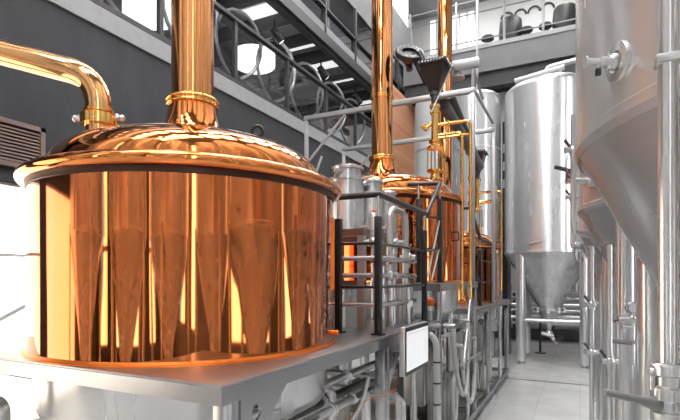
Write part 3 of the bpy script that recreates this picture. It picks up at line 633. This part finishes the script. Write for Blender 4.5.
pipe([(-2.6, 4.2, .9), (-1.45, 4.2, .9), (-1.45, 4.2, .17)], .03, 'low crosswise pipe bending down between screen and corrugated hose')
pipe([(-1.55, 3.0, .17), (-1.55, 3.0, 1.22), (-2.8, 3.0, 1.22)], .03, 'upright pipe standing under the kettle behind the gusset post')
pipe([(-1.36, 5.15, .17), (-1.36, 5.15, 1.35), (-1.36, 6.6, 1.35), (-1.36, 6.6, .17)], .026, 'looped pipe framed by the raised platform legs', rings=[((-1.36, 5.15, .9), (0, 0, 1))])
pipe([(-1.50, 5.45, .17), (-1.5, 5.45, 1.75)], .035, 'bright upright pipe under the raised platform', rings=[((-1.5, 5.45, 1.0), (0, 0, 1))])
pipe([(-1.46, 6.05, .17), (-1.46, 6.05, 1.8)], .03, 'slim upright pipe under the far half of the raised platform')
pipe([(-1.42, 7.2, .17), (-1.42, 7.2, 1.3), (-1.42, 8.8, 1.3), (-1.42, 8.8, .17)], .03, 'looped pipe under the rear platform')
pipe([(-1.34, 9.4, .17), (-1.34, 9.4, 1.46)], .035, 'upright pipe near the end of the rear platform', rings=[((-1.34, 9.4, 1.1), (0, 0, 1))])
pipe([(-1.40, 6.75, 1.88), (-1.40, 7.15, 1.3), (-1.40, 7.6, .3)], .02, 'slanting thin pipe between the raised and rear platforms')
pipe([(-5.3, 1.9, 1.15), (-3.5, 1.9, 1.15), (-3.5, 1.9, .2)], .05, 'thick pipe beneath the front platform towards the sunlit window', group=None)
pipe([(-5.3, 2.2, 1.28), (-3.45, 2.2, 1.28), (-3.45, 2.2, .2)], .04, 'upper pipe beneath the front platform towards the sunlit window', group=None)
def valve_at(x, y, z, label, s=1.0):
    t = Thing('butterfly_valve', label, 'valve', (x, y, z), 'valves under the platforms')
    b = NB(); ball(b, (x, y, z), .045*s); cyl(b, (x, y-.09*s, z), (x, y+.09*s, z), .032*s); t.part('valve_body', b, 'pipe')
    b = NB(); cyl(b, (x, y, z), (x+.08*s, y, z+.04*s), .016*s); cyl(b, (x+.08*s, y-.02*s, z+.04*s), (x+.09*s, y+.16*s, z+.05*s), .012*s); t.part('handle', b, 'darksteel')
valve_at(-1.42, 2.30, 1.16, 'silver valve on the lowest pipe by the front corner leg', .8)
valve_at(-1.42, 3.05, 1.16, 'silver valve on the lowest pipe before the gusset post')
valve_at(-1.50, 4.05, 1.30, 'silver valve on the pipe behind the touch screen')
valve_at(-1.36, 5.7, 1.35, 'silver valve on the looped pipe of the raised platform', 1.2)
valve_at(-1.36, 6.3, 1.35, 'silver valve on the loop beside the leaning bar', 1.1)
valve_at(-1.42, 7.9, 1.3, 'silver valve on the looped pipe of the rear platform', 1.1)
def pump(x, y, label):
    t = Thing('centrifugal_pump', label, 'pump', (x, y, .17), 'pumps under the platforms')
    b = NB(); sweep(b, [(x-.02, y, .45), (x-.06, y, .45), (x-.4, y, .45), (x-.44, y, .45)], [.10, .14, .14, .1], 28)
    for k in range(10):
        a = k*PI/5; box(b, x-.4, x-.08, y+.14*math.cos(a)-.006, y+.14*math.cos(a)+.006, .45+.14*math.sin(a)-.006, .45+.14*math.sin(a)+.02)
    t.part('motor', b, 'darksteel'); b = NB(); lathe(b, (x-.02, y, .45), [(0, .1), (.06, .1), (.06, .07), (.15, .06), (.17, .03), (.17, 0), (0, 0)], 32, axis=(1, 0, 0)); t.part('volute', b, 'pipe')
    b = NB(); cyl(b, (x+.02, y, .6), (x+.02, y, .85), .035); t.part('outlet', b, 'pipe'); t.part('foot', box(NB(), x-.4, x, y-.12, y+.12, .17, .31), 'brushed')
pump(-1.75, 3.75, 'pump with dark finned motor low under the front platform'); pump(-1.55, 5.6, 'pump with steel volute under the raised platform'); pump(-1.6, 8.3, 'pump with steel volute under the rear platform')
for k, (y, z0, z1, w) in enumerate(((5.25, .55, 1.2, .34), (7.3, .8, 1.35, .35), (8.9, .6, 1.3, .3))):
    t = Thing('control_box', ['upright steel control box under the raised platform', 'steel control box at the start of the rear platform', 'steel control box near the end of the rear platform'][k], 'control box', (-1.62, y, z0), 'control boxes under the platforms')
    t.part('casing', box(NB(), -1.86, -1.58, y, y+w, z0, z1, .008), 'satin'); t.part('lid', box(NB(), -1.58, -1.565, y+.012, y+w-.012, z0+.012, z1-.012, .004), 'brushed')
    b = NB()
    for dy in (.05, w-.05): cyl(b, (-1.72, y+dy, .165), (-1.72, y+dy, z0+.01), .02)
    t.part('stand', b, 'satin')
# corrugated insulated hose and hanging hoses
b = NB(); tube(b, [(-1.22, 4.52, .02), (-1.22, 4.52, 1.36), (-1.27, 4.52, 1.46), (-1.45, 4.52, 1.47)], .033, .12, 18)
t = Thing('insulated_hose', 'fat pale insulated hose with dark bands next to the touch screen', 'hose', (-1.22, 4.52, .02)); t.part('hose', b, 'hose')
for k in range(6): b = NB(); lathe(b, (-1.22, 4.52, .2+k*.2), [(.0335, -.008), (.036, -.008), (.036, .008), (.0335, .008)], 20); t.part('band', b, 'blackrub')
def hang(y0, y1, z0, zl, label, x=-1.17):
    pts = []
    for k in range(33):
        s = k/32; pts.append((x+.03*math.sin(s*PI), y0+(y1-y0)*s, z0-(z0-zl)*(math.sin(s*PI))**.55))
    t = Thing('hanging_hose', label, 'hose', pts[0], 'pale hoses hanging from the raised platform'); b = NB(); sweep(b, pts, .022, 12); t.part('hose', b, 'hose')
    for p in (pts[0], pts[-1]): b = NB(); cyl(b, V(p)+V((-.10, 0, .0)), V(p)+V((.02, 0, 0)), .028); t.part('coupling', b, 'pipe')
hang(4.98, 5.7, 1.50, .72, 'pale hose hanging in a deep loop beside the platform leg')
hang(5.35, 6.1, 1.25, .55, 'pale hose hanging in a long loop beneath the leaning bar')
b = NB(); cyl(b, (-1.15, 5.35, 1.0), (-1.20, 6.0, 1.78), .018, seg=10)
t = Thing('leaning_bar', 'thin bright bar leaning before the raised platform', 'bar', (-1.15, 5.35, 1.0)); t.part('bar', b, 'pipe'); b = NB(); cyl(b, (-1.15, 5.2, 1.06), (-1.15, 6.4, 1.04), .014, seg=8); t.part('rung', b, 'pipe')
t = Thing('coiled_hose', 'coiled white hose standing inside the skid frame', 'hose', (-1.45, 6.0, .17))
b = NB()
for k in range(5): torus(b, (-1.40-.05*k, 6.0, .50), .30-.012*(k % 2), .03, axis=(1, .15, 0), seg=40, ts=10)
t.part('coil', b, 'hose'); t.part('holder', box(NB(), -1.66, -1.34, 5.9, 6.1, .165, .21), 'brushed')
t = Thing('coiled_hose', 'second coiled white hose under the rear platform', 'hose', (-1.45, 8.0, .17))
b = NB()
for k in range(4): torus(b, (-1.38-.05*k, 8.0, .42), .22, .03, axis=(1, .15, 0), seg=40, ts=10)
t.part('coil', b, 'hose'); t.part('holder', box(NB(), -1.6, -1.34, 7.9, 8.1, .165, .21), 'brushed')
b = NB(); tube(b, [(-1.42, 2.98, 1.02), (-1.36, 3.0, 1.12), (-1.30, 3.10, 1.17), (-1.255, 3.30, 1.145), (-1.25, 3.5, 1.15), (-1.36, 3.66, 1.12), (-1.42, 3.6, 1.0)], .005, .1, 8)
M['cable'] = mat('dull_orange_cable', (.45, .14, .05), 0, .5)
single('orange_cable', b, 'cable', 'thin orange cable looping round the gusset post under the platform', 'cable')
b = NB(); tube(b, [(-1.36, 2.5, 1.02), (-1.34, 2.75, 1.02), (-1.3, 2.95, 1.16), (-1.3, 3.05, 1.32)], .012, .08, 8); single('white_cable', b, 'hose', 'short white cable bending up beneath the front platform', 'cable')
b = NB(); box(b, -5.2, -3.9, 1.2, 2.8, .001, .012); single('floor_grate', b, 'satin', 'flat steel floor grate below the sunlit window', 'grate')

# ================================================================== FAR TANKS
def tank_part_valve(t, p, d, s=1.0, nm='sample_valve'):
    d = V(d).normalized(); b = NB(); cyl(b, V(p)-d*.01, V(p)+d*.03*s, .03*s); cyl(b, V(p), V(p)+d*.12*s, .014*s); v = t.part(nm, b, 'pipe')
    q = V(p)+d*.11*s; b = NB(); cyl(b, q, q+V((0, 0, .05*s)), .012*s); cyl(b, q+V((0, 0, .045*s)), q+d*.06*s+V((0, 0, .06*s)), .009*s); t.part('handle', b, 'darksteel', v)
FT = V((-.67, 12.7, 0)); R = 1.02
t = Thing('fermenter_tank', 'freestanding cone bottomed steel tank at the end of the aisle', 'fermenter', FT, 'cone bottomed steel fermenters')
b = NB(); lathe(b, FT, [(R, 2.62), (R, 6.45)], 96); t.part('shell', b, 'steel')
b = NB(); lathe(b, FT, dome_prof(R, 6.45, 0, 6.75, 12, 2), 96); t.part('top_dome', b, 'satin')
b = NB(); lathe(b, FT, [(R, 2.62), (R+.012, 2.61), (R+.012, 2.58), (R-.01, 2.57)], 96); t.part('seam_band', b, 'pipe')
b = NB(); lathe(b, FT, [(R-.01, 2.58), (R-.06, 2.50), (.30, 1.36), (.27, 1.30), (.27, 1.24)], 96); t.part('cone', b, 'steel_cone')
b = NB(); lathe(b, FT, [(.27, 1.28), (.34, 1.275), (.34, 1.22), (.26, 1.21), (.20, 1.10), (.05, .80), (.05, .66), (0, .66)], 48); t.part('outlet_neck', b, 'satin')
for k in range(8): b = NB(); a = k*PI/4; box(b, FT.x+.33*math.cos(a)-.03, FT.x+.33*math.cos(a)+.03, FT.y+.33*math.sin(a)-.03, FT.y+.33*math.sin(a)+.03, 1.17, 1.30); t.part('clamp_lug', b, 'pipe')
b = NB(); ball(b, FT+V((0, 0, .66)), .09); cyl(b, FT+V((-.16, -.05, .66)), FT+V((.1, -.05, .6)), .05); cyl(b, FT+V((0, 0, .66)), FT+V((.18, -.1, .42)), .045); vv = t.part('bottom_valve', b, 'pipe')
b = NB(); cyl(b, FT+V((.12, -.1, .5)), FT+V((.34, -.2, .60)), .02); t.part('handle', b, 'darksteel', vv)
for sx in (-.57, .76):
    for sy in (-.72, .62):
        x, y = FT.x+sx, FT.y+sy; top = 2.6 if True else 2
        b = NB(); cyl(b, (x, y, .07), (x, y, 2.66), .105, seg=28); l = t.part('leg', b, 'pipe')
        b = NB(); lathe(b, (x, y, 0), [(0, 0), (.07, 0), (.07, .015), (.03, .03), (.03, .08), (0, .08)], 20); t.part('foot', b, 'pipe', l)
for sy in (-.72, .62): b = NB(); cyl(b, (FT.x-.57, FT.y+sy, 1.02), (FT.x+.76, FT.y+sy, 1.02), .045); t.part('crossbar', b, 'pipe')
for sx in (-.57, .76): b = NB(); cyl(b, (FT.x+sx, FT.y-.72, 1.02), (FT.x+sx, FT.y+.62, 1.02), .045); t.part('crossbar', b, 'pipe')
p = FT+V((-.33, -.875, 2.78)); b = NB(); torus(b, p, .07, .014, axis=(-.35, -.93, 0), seg=24, ts=8); cyl(b, p+V((.0, 0, 0)), p+V((-.03, -.12, 0)), .02); cyl(b, p+V((-.03, -.12, 0)), p+V((.22, -.16, .05)), .014); t.part('sample_port', b, 'pipe')
b = NB(); tube(b, [FT+V((-.05, 0, 6.6)), FT+V((-.05, 0, 7.1)), FT+V((1.4, -.0, 7.22))], .06, .1, 12); ball(b, FT+V((-.05, 0, 6.95)), .11); t.part('top_pipe', b, 'satin')
b = NB(); cyl(b, FT+V((-.75, -.3, 6.78)), FT+V((.35, -.3, 6.92)), .07); cyl(b, FT+V((-.3, -.3, 6.6)), FT+V((-.3, -.3, 6.85)), .04); cyl(b, FT+V((.25, -.3, 6.6)), FT+V((.25, -.3, 6.9)), .04); t.part('spray_bar', b, 'whitepl')
def plain_tank(c, R, zt, label, m='steel'):
    c = V(c); t = Thing('storage_tank', label, 'tank', c, 'tall storage tanks behind the kettles')
    b = NB(); lathe(b, c, [(R, .7), (R, zt)], 72); t.part('shell', b, m)
    b = NB(); lathe(b, c, dome_prof(R, zt, 0, zt+.22, 10, 2), 72); t.part('top_dome', b, 'satin')
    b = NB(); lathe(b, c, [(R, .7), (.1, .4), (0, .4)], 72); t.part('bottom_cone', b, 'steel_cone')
    for a in range(4):
        b = NB(); x, y = c.x+R*.8*math.cos(a*PI/2+.7), c.y+R*.8*math.sin(a*PI/2+.7); cyl(b, (x, y, 0), (x, y, .8), .06); t.part('leg', b, 'pipe')
    for z in (zt*.45, zt*.8): b = NB(); lathe(b, c, [(R, z-.03), (R+.006, z-.028), (R+.006, z+.028), (R, z+.03)], 72); t.part('weld_band', b, 'satin')
mw = mat('white_enamel_steel', (.90, .90, .91), .2, .3)
plain_tank((-3.75, 14.2, 0), .72, 7.15, 'bright white storage tank standing before the orange brick wall', mw)
plain_tank((-2.43, 12.7, 0), .64, 6.55, 'grey steel storage tank beside the freestanding cone bottomed tank')
t = Thing('dark_gap_panel', 'tall black panel standing in for the dark gap beside the grey storage tank', 'cabinet', (-1.75, 13.1, 0))  # thin black slab stands in for the dark gap behind
t.part('body', box(NB(), -1.78, -1.66, 12.9, 13.7, 0, 6.0, .01), 'black')
for z in (4.3, 4.75, 5.2): t.part('notice_plate', box(NB(), -1.76, -1.68, 12.885, 12.899, z, z+.22), 'whitepl')
# pipe rack along the back wall
t = Thing('pipe_rack', 'row of horizontal steel pipes on a rack along the back wall', 'pipe rack', (-.5, 16.3, 0))
for z, r in ((.75, .06), (.98, .05), (1.15, .07), (1.36, .055)): b = NB(); cyl(b, (-3.2, 16.3, z), (2.4, 16.3, z), r, seg=16); t.part('pipe', b, 'pipe')
for x in (-3.0, -1.9, -.75, .4, 1.6): t.part('upright', box(NB(), x-.04, x+.04, 16.38, 16.46, 0, 1.55), 'darksteel')
t.part('tray', box(NB(), -3.2, 2.4, 16.12, 16.5, .55, .63), 'satin'); t.part('shelf', box(NB(), -3.2, 2.4, 16.2, 16.6, 1.53, 1.58), 'satin')
for k, x in enumerate((-2.45, -2.05, -1.75, -.1)):
    b = NB(); lathe(b, (x, 16.4, 1.58), [(0, 0), (.08, 0), (.085, .2), (.05, .25), (.05, .3), (0, .3)], 20)
    single('steel_flask', b, 'pipe', ['steel flask on the pipe rack shelf, close to the rear platform', 'steel flask on the pipe rack shelf, second along', 'steel flask on the rack shelf beside the tank leg', 'steel flask on the rack shelf behind the tank cone'][k], 'flask', 'flasks on the pipe rack shelf')
t = Thing('black_stanchion', 'thin black stanchion standing on the floor behind the tank cone', 'stanchion', (-.95, 13.9, 0)); b = NB(); cyl(b, (-.95, 13.9, .02), (-.95, 13.9, 1.0), .03); t.part('pole', b, 'black'); b = NB(); lathe(b, (-.95, 13.9, 0), [(0, 0), (.15, 0), (.15, .02), (0, .03)], 24); t.part('base', b, 'black')

# ================================================================== FERMENTER ROW ON THE RIGHT
def fermenter(cx, cy, R, zs, za, label, zt=7.2, skip=()):
    c = V((cx, cy, 0)); t = Thing('fermenter_tank', label, 'fermenter', c, 'cone bottomed steel fermenters')
    b = NB(); lathe(b, c, [(R, zs), (R, zt)], 128); t.part('shell', b, 'steel')
    b = NB(); lathe(b, c, dome_prof(R, zt, 0, zt+.35, 10, 2), 96); t.part('top_dome', b, 'satin')
    b = NB(); lathe(b, c, [(R, zs+.035), (R+.006, zs+.03), (R+.006, zs-.0), (R-.01, zs-.02)], 128); t.part('seam_band', b, 'steel', label='bright seam band')
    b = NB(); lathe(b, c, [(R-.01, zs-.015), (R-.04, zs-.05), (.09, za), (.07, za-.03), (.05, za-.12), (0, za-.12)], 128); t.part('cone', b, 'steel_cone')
    for k in range(4):
        if k in skip: continue
        a = PI*.75+k*PI/2; x, y = cx+R*math.cos(a), cy+R*math.sin(a)
        b = NB(); cyl(b, (x, y, .06), (x, y, zs+.12), .058, seg=28); l = t.part('leg', b, 'pipe')
        b = NB(); lathe(b, (x, y, 0), [(0, 0), (.05, 0), (.05, .015), (.02, .03), (.02, .07), (0, .07)], 18); t.part('foot', b, 'pipe', l)
    b = NB(); ball(b, (cx, cy, za-.2), .07); cyl(b, (cx, cy, za-.12), (cx, cy, za-.28), .045); cyl(b, (cx, cy, za-.2), (cx-.2, cy, za-.2), .02); t.part('bottom_valve', b, 'pipe')
    return t
F1 = fermenter(1.085, 2.03, 1.10, 2.45, .55, 'huge cone bottomed fermenter cut by the picture edge, with sampling arm')
F2 = fermenter(.93, 4.20, .95, 2.50, .75, 'second fermenter of the row, half hidden behind the huge one')
F3 = fermenter(.93, 6.20, .95, 2.50, .75, 'third fermenter of the row along the aisle')
F4 = fermenter(.93, 8.20, .95, 2.50, .75, 'fourth fermenter of the row, only its legs and cone edge showing')
fermenter(1.75, -.20, .95, 2.5, .75, 'fermenter standing beside the camera, mirrored in the front kettle')
fermenter(.15, -1.95, .95, 2.5, .75, 'fermenter behind the camera, mirrored in the front kettle beside the aisle')
fermenter(-2.0, -2.1, .95, 2.5, .75, 'fermenter behind the camera, mirrored in the middle of the front kettle')
fermenter(-4.15, -1.7, .95, 2.5, .75, 'fermenter behind the camera, mirrored near the sunlit window')
def hit_tank(px, py, c, R):
    d = ray(px, py); ox, oy = CAM.x-c.x, CAM.y-c.y; A = d.x*d.x+d.y*d.y; B = ox*d.x+oy*d.y; Q = ox*ox+oy*oy-R*R
    s = (-B-math.sqrt(max(0, B*B-A*Q)))/A; p = CAM+d*s; n = V((p.x-c.x, p.y-c.y, 0)).normalized(); return p, n
c1 = V((1.085, 2.03, 0)); p, n = hit_tank(619, 62, c1, 1.10)
b = NB(); lathe(b, p, [(.0, .004), (.026, .004), (.030, .012), (.052, .010), (.056, .004), (.056, -.004)], 40, axis=n); fl = F1.part('port_flange', b, 'pipe')
b = NB(); ball(b, p+n*.012, .024, 20); cyl(b, p, p+n*.04, .014); cyl(b, p+n*.028-V((0, 0, .022)), p+n*.028+V((0, 0, .022)), .009); F1.part('port_boss', b, 'pipe', fl)
b = NB(); cyl(b, p+n*.03, p+n*.092, .010); cyl(b, p+n*.092, p+n*.097, .017); lathe(b, p+n*.046, [(.010, -.009), (.015, -.008), (.015, .008), (.010, .009)], 20, axis=n); F1.part('sampling_arm', b, 'pipe', fl)
b = NB(); cyl(b, p+n*.058, p+n*.058-V((0, 0, .024)), .005); F1.part('drip_valve', b, 'pipe', fl); b = NB(); cyl(b, p+n*.058-V((0, 0, .02)), p+n*.058-V((0, 0, .036)), .008); F1.part('valve_knob', b, 'black', fl)
# tall pipe in front of the huge fermenter
pp, pn = hit_tank(668, 60, c1, 1.10); 
dq = ray(668, 60); sq = (pp-CAM).dot(FV)
while (V((CAM.x+dq.x*sq, CAM.y+dq.y*sq, 0))-c1).length < 1.10+.06: sq -= .005
q = CAM+dq*sq; qx, qy = q.x, q.y
t = Thing('cleaning_pipe', 'vertical steel pipe with clamp and bottom valve before the huge fermenter', 'pipe', (qx, qy, .6))
b = NB(); cyl(b, (qx, qy, 1.60), (qx, qy, 6.5), .020, seg=28); t.part('riser', b, 'pipe')
pp.z = q.z; b = NB(); box(b, qx-.026, qx+.026, qy-.025, qy+.025, pp.z-.010, pp.z+.010, .005); cl = t.part('clamp', b, 'satin'); b = NB(); cyl(b, (qx+.02, qy, pp.z), (pp.x+.02, pp.y+.02, pp.z), .012); t.part('standoff', b, 'pipe', cl)
zv = 2-(385-278)/FPX*1.38
def VP(px, py):  # point on the pipe's own vertical plane facing the aisle
    d = ray(px, py); s = (q-CAM).dot(FV); return CAM+d*s
z0 = VP(668, 372).z
b = NB(); lathe(b, (qx, qy, z0), [(.0235, .02), (.034, .015), (.034, -.005), (.028, -.01), (.028, -.03), (.036, -.035), (.036, -.06), (.026, -.065), (.026, -.085), (.034, -.09), (.034, -.115), (.02, -.12), (.02, -.4), (0, -.4)], 28); vb = t.part('valve_body', b, 'pipe')
hp = V((qx, qy, z0-.075)); h0 = hp-RV*.012; h1 = hp-RV*.15+V((0, 0, .032))-FV*.01
b = NB(); sweep(b, [h0, h0+(h1-h0)*.12, h0+(h1-h0)*.24, h0+(h1-h0)*.4, h1], [.015, .017, .0135, .0085, .0085], 16); t.part('lever_handle', b, 'greyhandle', vb, label='grey lever handle')
b = NB(); cyl(b, V((qx, qy, z0+.06)), V((qx, qy, z0+.06))+RV*.08, .014); t.part('side_port', b, 'pipe', vb)
for s in (-1, 1): b = NB(); p2 = hp+RV*s*.035+V((0, 0, .055)); cyl(b, p2-V((0, 0, .02)), p2+V((0, 0, .02)), .006); ball(b, p2+V((0, 0, .02)), .01, 8); t.part('wing_nut', b, 'pipe', vb)
# thin pipes with valves between tanks along the aisle
def thin_riser(x, y, z0, z1, r, label, valves=()):
    t = Thing('sample_riser', label, 'pipe', (x, y, z0), 'thin risers along the fermenters'); b = NB(); tube(b, [(x, y, z1), (x, y, z0)] if z0 < .1 else [(x, y, z1), (x, y, z0), (x+.08, y+.38, z0)], r, .06, 16); t.part('tube', b, 'pipe')
    for z, dk in valves:
        b = NB(); ball(b, (x, y, z), r*2.0); cyl(b, V((x, y, z))-RV*r*3.4, V((x, y, z))+RV*r*3.0, r*1.25); cyl(b, (x, y, z-r*2.4), (x, y, z+r*2.4), r*1.5); v = t.part('valve', b, 'pipe')
        b = NB(); cyl(b, V((x, y, z))-RV*r*1.5+V((0, 0, r*1.5)), V((x, y, z))-RV*r*3.6+V((0, 0, r*4.2)), r*.6); t.part('handle', b, dk, v)
    return t
t = thin_riser(-.035, 3.12, 2.27, 2.95, .014, 'thin riser with chained valve in the gap after the huge fermenter', [(2.745, 'darksteel')])
b = NB(); sweep(b, [(-.06, 3.11, 2.72), (-.075, 3.11, 2.66), (-.06, 3.11, 2.60), (-.03, 3.10, 2.59), (-.01, 3.1, 2.65), (.0, 3.1, 2.70)], .003, 6); t.part('chain', b, 'pipe')
thin_riser(-.07, 5.17, 2.3, 3.2, .016, 'thin riser with black handled valve between second and third fermenters', [(2.78, 'black')])
thin_riser(-.05, 7.18, 2.25, 3.3, .02, 'thin riser with black handled valve between third and fourth fermenters', [(2.75, 'black'), (2.45, 'black')])
thin_riser(.16, 3.32, .0, 2.2, .016, 'thin floor standing riser before the second fermenter leg', [(1.5, 'darksteel')])
thin_riser(.10, 5.15, .0, 2.3, .02, 'thin floor standing riser before the third fermenter leg', [(1.75, 'darksteel'), (1.3, 'darksteel')])
thin_riser(.30, 3.86, .0, 2.1, .026, 'stout riser behind the gauge on the second fermenter')
thin_riser(.36, 2.95, .0, 1.9, .02, 'thin riser next to the leg of the huge fermenter')
p, n = hit_tank(594, 181, V((.93, 4.2, 0)), .95); tank_part_valve(F2, p+V((0, 0, 0)), n, 1.6)
# gauge set
g = V((.285, 3.42, 2-(307-278)/FPX*3.0))
t = Thing('gauge_set', 'pressure gauge with small levers and pipes on the fermenter leg', 'gauge', g)
b = NB(); lathe(b, g, [(0, .012), (.03, .012), (.034, .016), (.036, .012), (.036, -.02), (0, -.02)], 28, axis=-FV); gg = t.part('gauge_case', b, 'pipe'); b = NB(); lathe(b, g, [(0, .016), (.029, .016), (.029, .0125)], 28, axis=-FV); t.part('dial', b, 'whitepl', gg)
b = NB(); cyl(b, g-V((0, 0, .03)), g-V((0, 0, .12)), .014); cyl(b, g-V((0, 0, .07))-RV*.09, g-V((0, 0, .07))+RV*.05, .018); cyl(b, g-V((0, 0, .12))-RV*.06, g-V((0, 0, .12))+RV*.06, .012); ball(b, g-V((0, 0, .07)), .03); cyl(b, g-V((0, 0, .12)), g-V((0, 0, .35)), .016); t.part('manifold', b, 'pipe')
b = NB(); cyl(b, g-V((0, 0, .06))-RV*.06, g-V((0, 0, .085))-RV*.13, .01); t.part('lever', b, 'greyhandle'); b = NB(); cyl(b, g-V((0, 0, .20))-RV*.14, g-V((0, 0, .22))+RV*.03, .014); cyl(b, g-V((0, 0, .22)), g-V((0, 0, .20)), .02); t.part('lever', b, 'greyhandle')
# unseen lamps added over the platform edge to brighten the fermenters
for k in range(6):
    y = -4.0+k*2.3
    t = Thing('added_lamp', 'long thin white lamp added out of view above the platform edge to brighten the steel fermenters', 'linear lamp', (-1.6, y, 7.2), 'added lamps over the aisle')
    t.part('housing', box(NB(), -1.69, -1.51, y-.8, y+.8, 7.24, 7.32, .01), 'whitepl'); t.part('diffuser', box(NB(), -1.68, -1.52, y-.79, y+.79, 7.20, 7.24), 'fill_glow')
    for s in (-.6, .6): b = NB(); cyl(b, (-1.6, y+s, 7.3), (-1.6, y+s, ZC), .008, seg=6); t.part('cord', b, 'black')
# pendant lamps mirrored in the copper
for k, (x, y) in enumerate(((-3.2, .4), (-2.0, .6), (-.8, .4), (-3.4, -1.2), (-1.8, -1.4), (-.5, -1.2), (-2.6, 3.9), (-1.2, 4.2))):
    t = Thing('pendant_lamp', 'small round pendant lamp hung high over the brewhouse, mirrored in the copper domes', 'pendant lamp', (x, y, 9.0), 'pendant lamps over the brewhouse')
    b = NB(); cyl(b, (x, y, 9.2), (x, y, ZC), .012, seg=8); t.part('cord', b, 'black'); b = NB(); lathe(b, (x, y, 9.0), [(.22, 0), (.2, .1), (.06, .2), (0, .2)], 24); t.part('lamp_shade', b, 'black'); b = NB(); ball(b, (x, y, 9.04), .11, 12); t.part('bulb', b, 'bulb')

# ================================================================== WORLD / VIEW
w = bpy.data.worlds.new('world'); bpy.context.scene.world = w; w.use_nodes = True
w.node_tree.nodes['Background'].inputs[0].default_value = (.8, .85, .9, 1); w.node_tree.nodes['Background'].inputs[1].default_value = .4
sc_ = bpy.context.scene
sc_.view_settings.view_transform = 'Standard'; sc_.view_settings.look = 'None'; sc_.view_settings.gamma = 1; sc_.view_settings.use_curve_mapping = False
sc_.view_settings.exposure = 0.16
sc_.cycles.max_bounces = 8; sc_.cycles.diffuse_bounces = 4; sc_.cycles.glossy_bounces = 5; sc_.cycles.transparent_max_bounces = 12
sc_.cycles.use_denoising = True; sc_.cycles.sample_clamp_indirect = 3; sc_.cycles.caustics_reflective = False; sc_.cycles.caustics_refractive = False
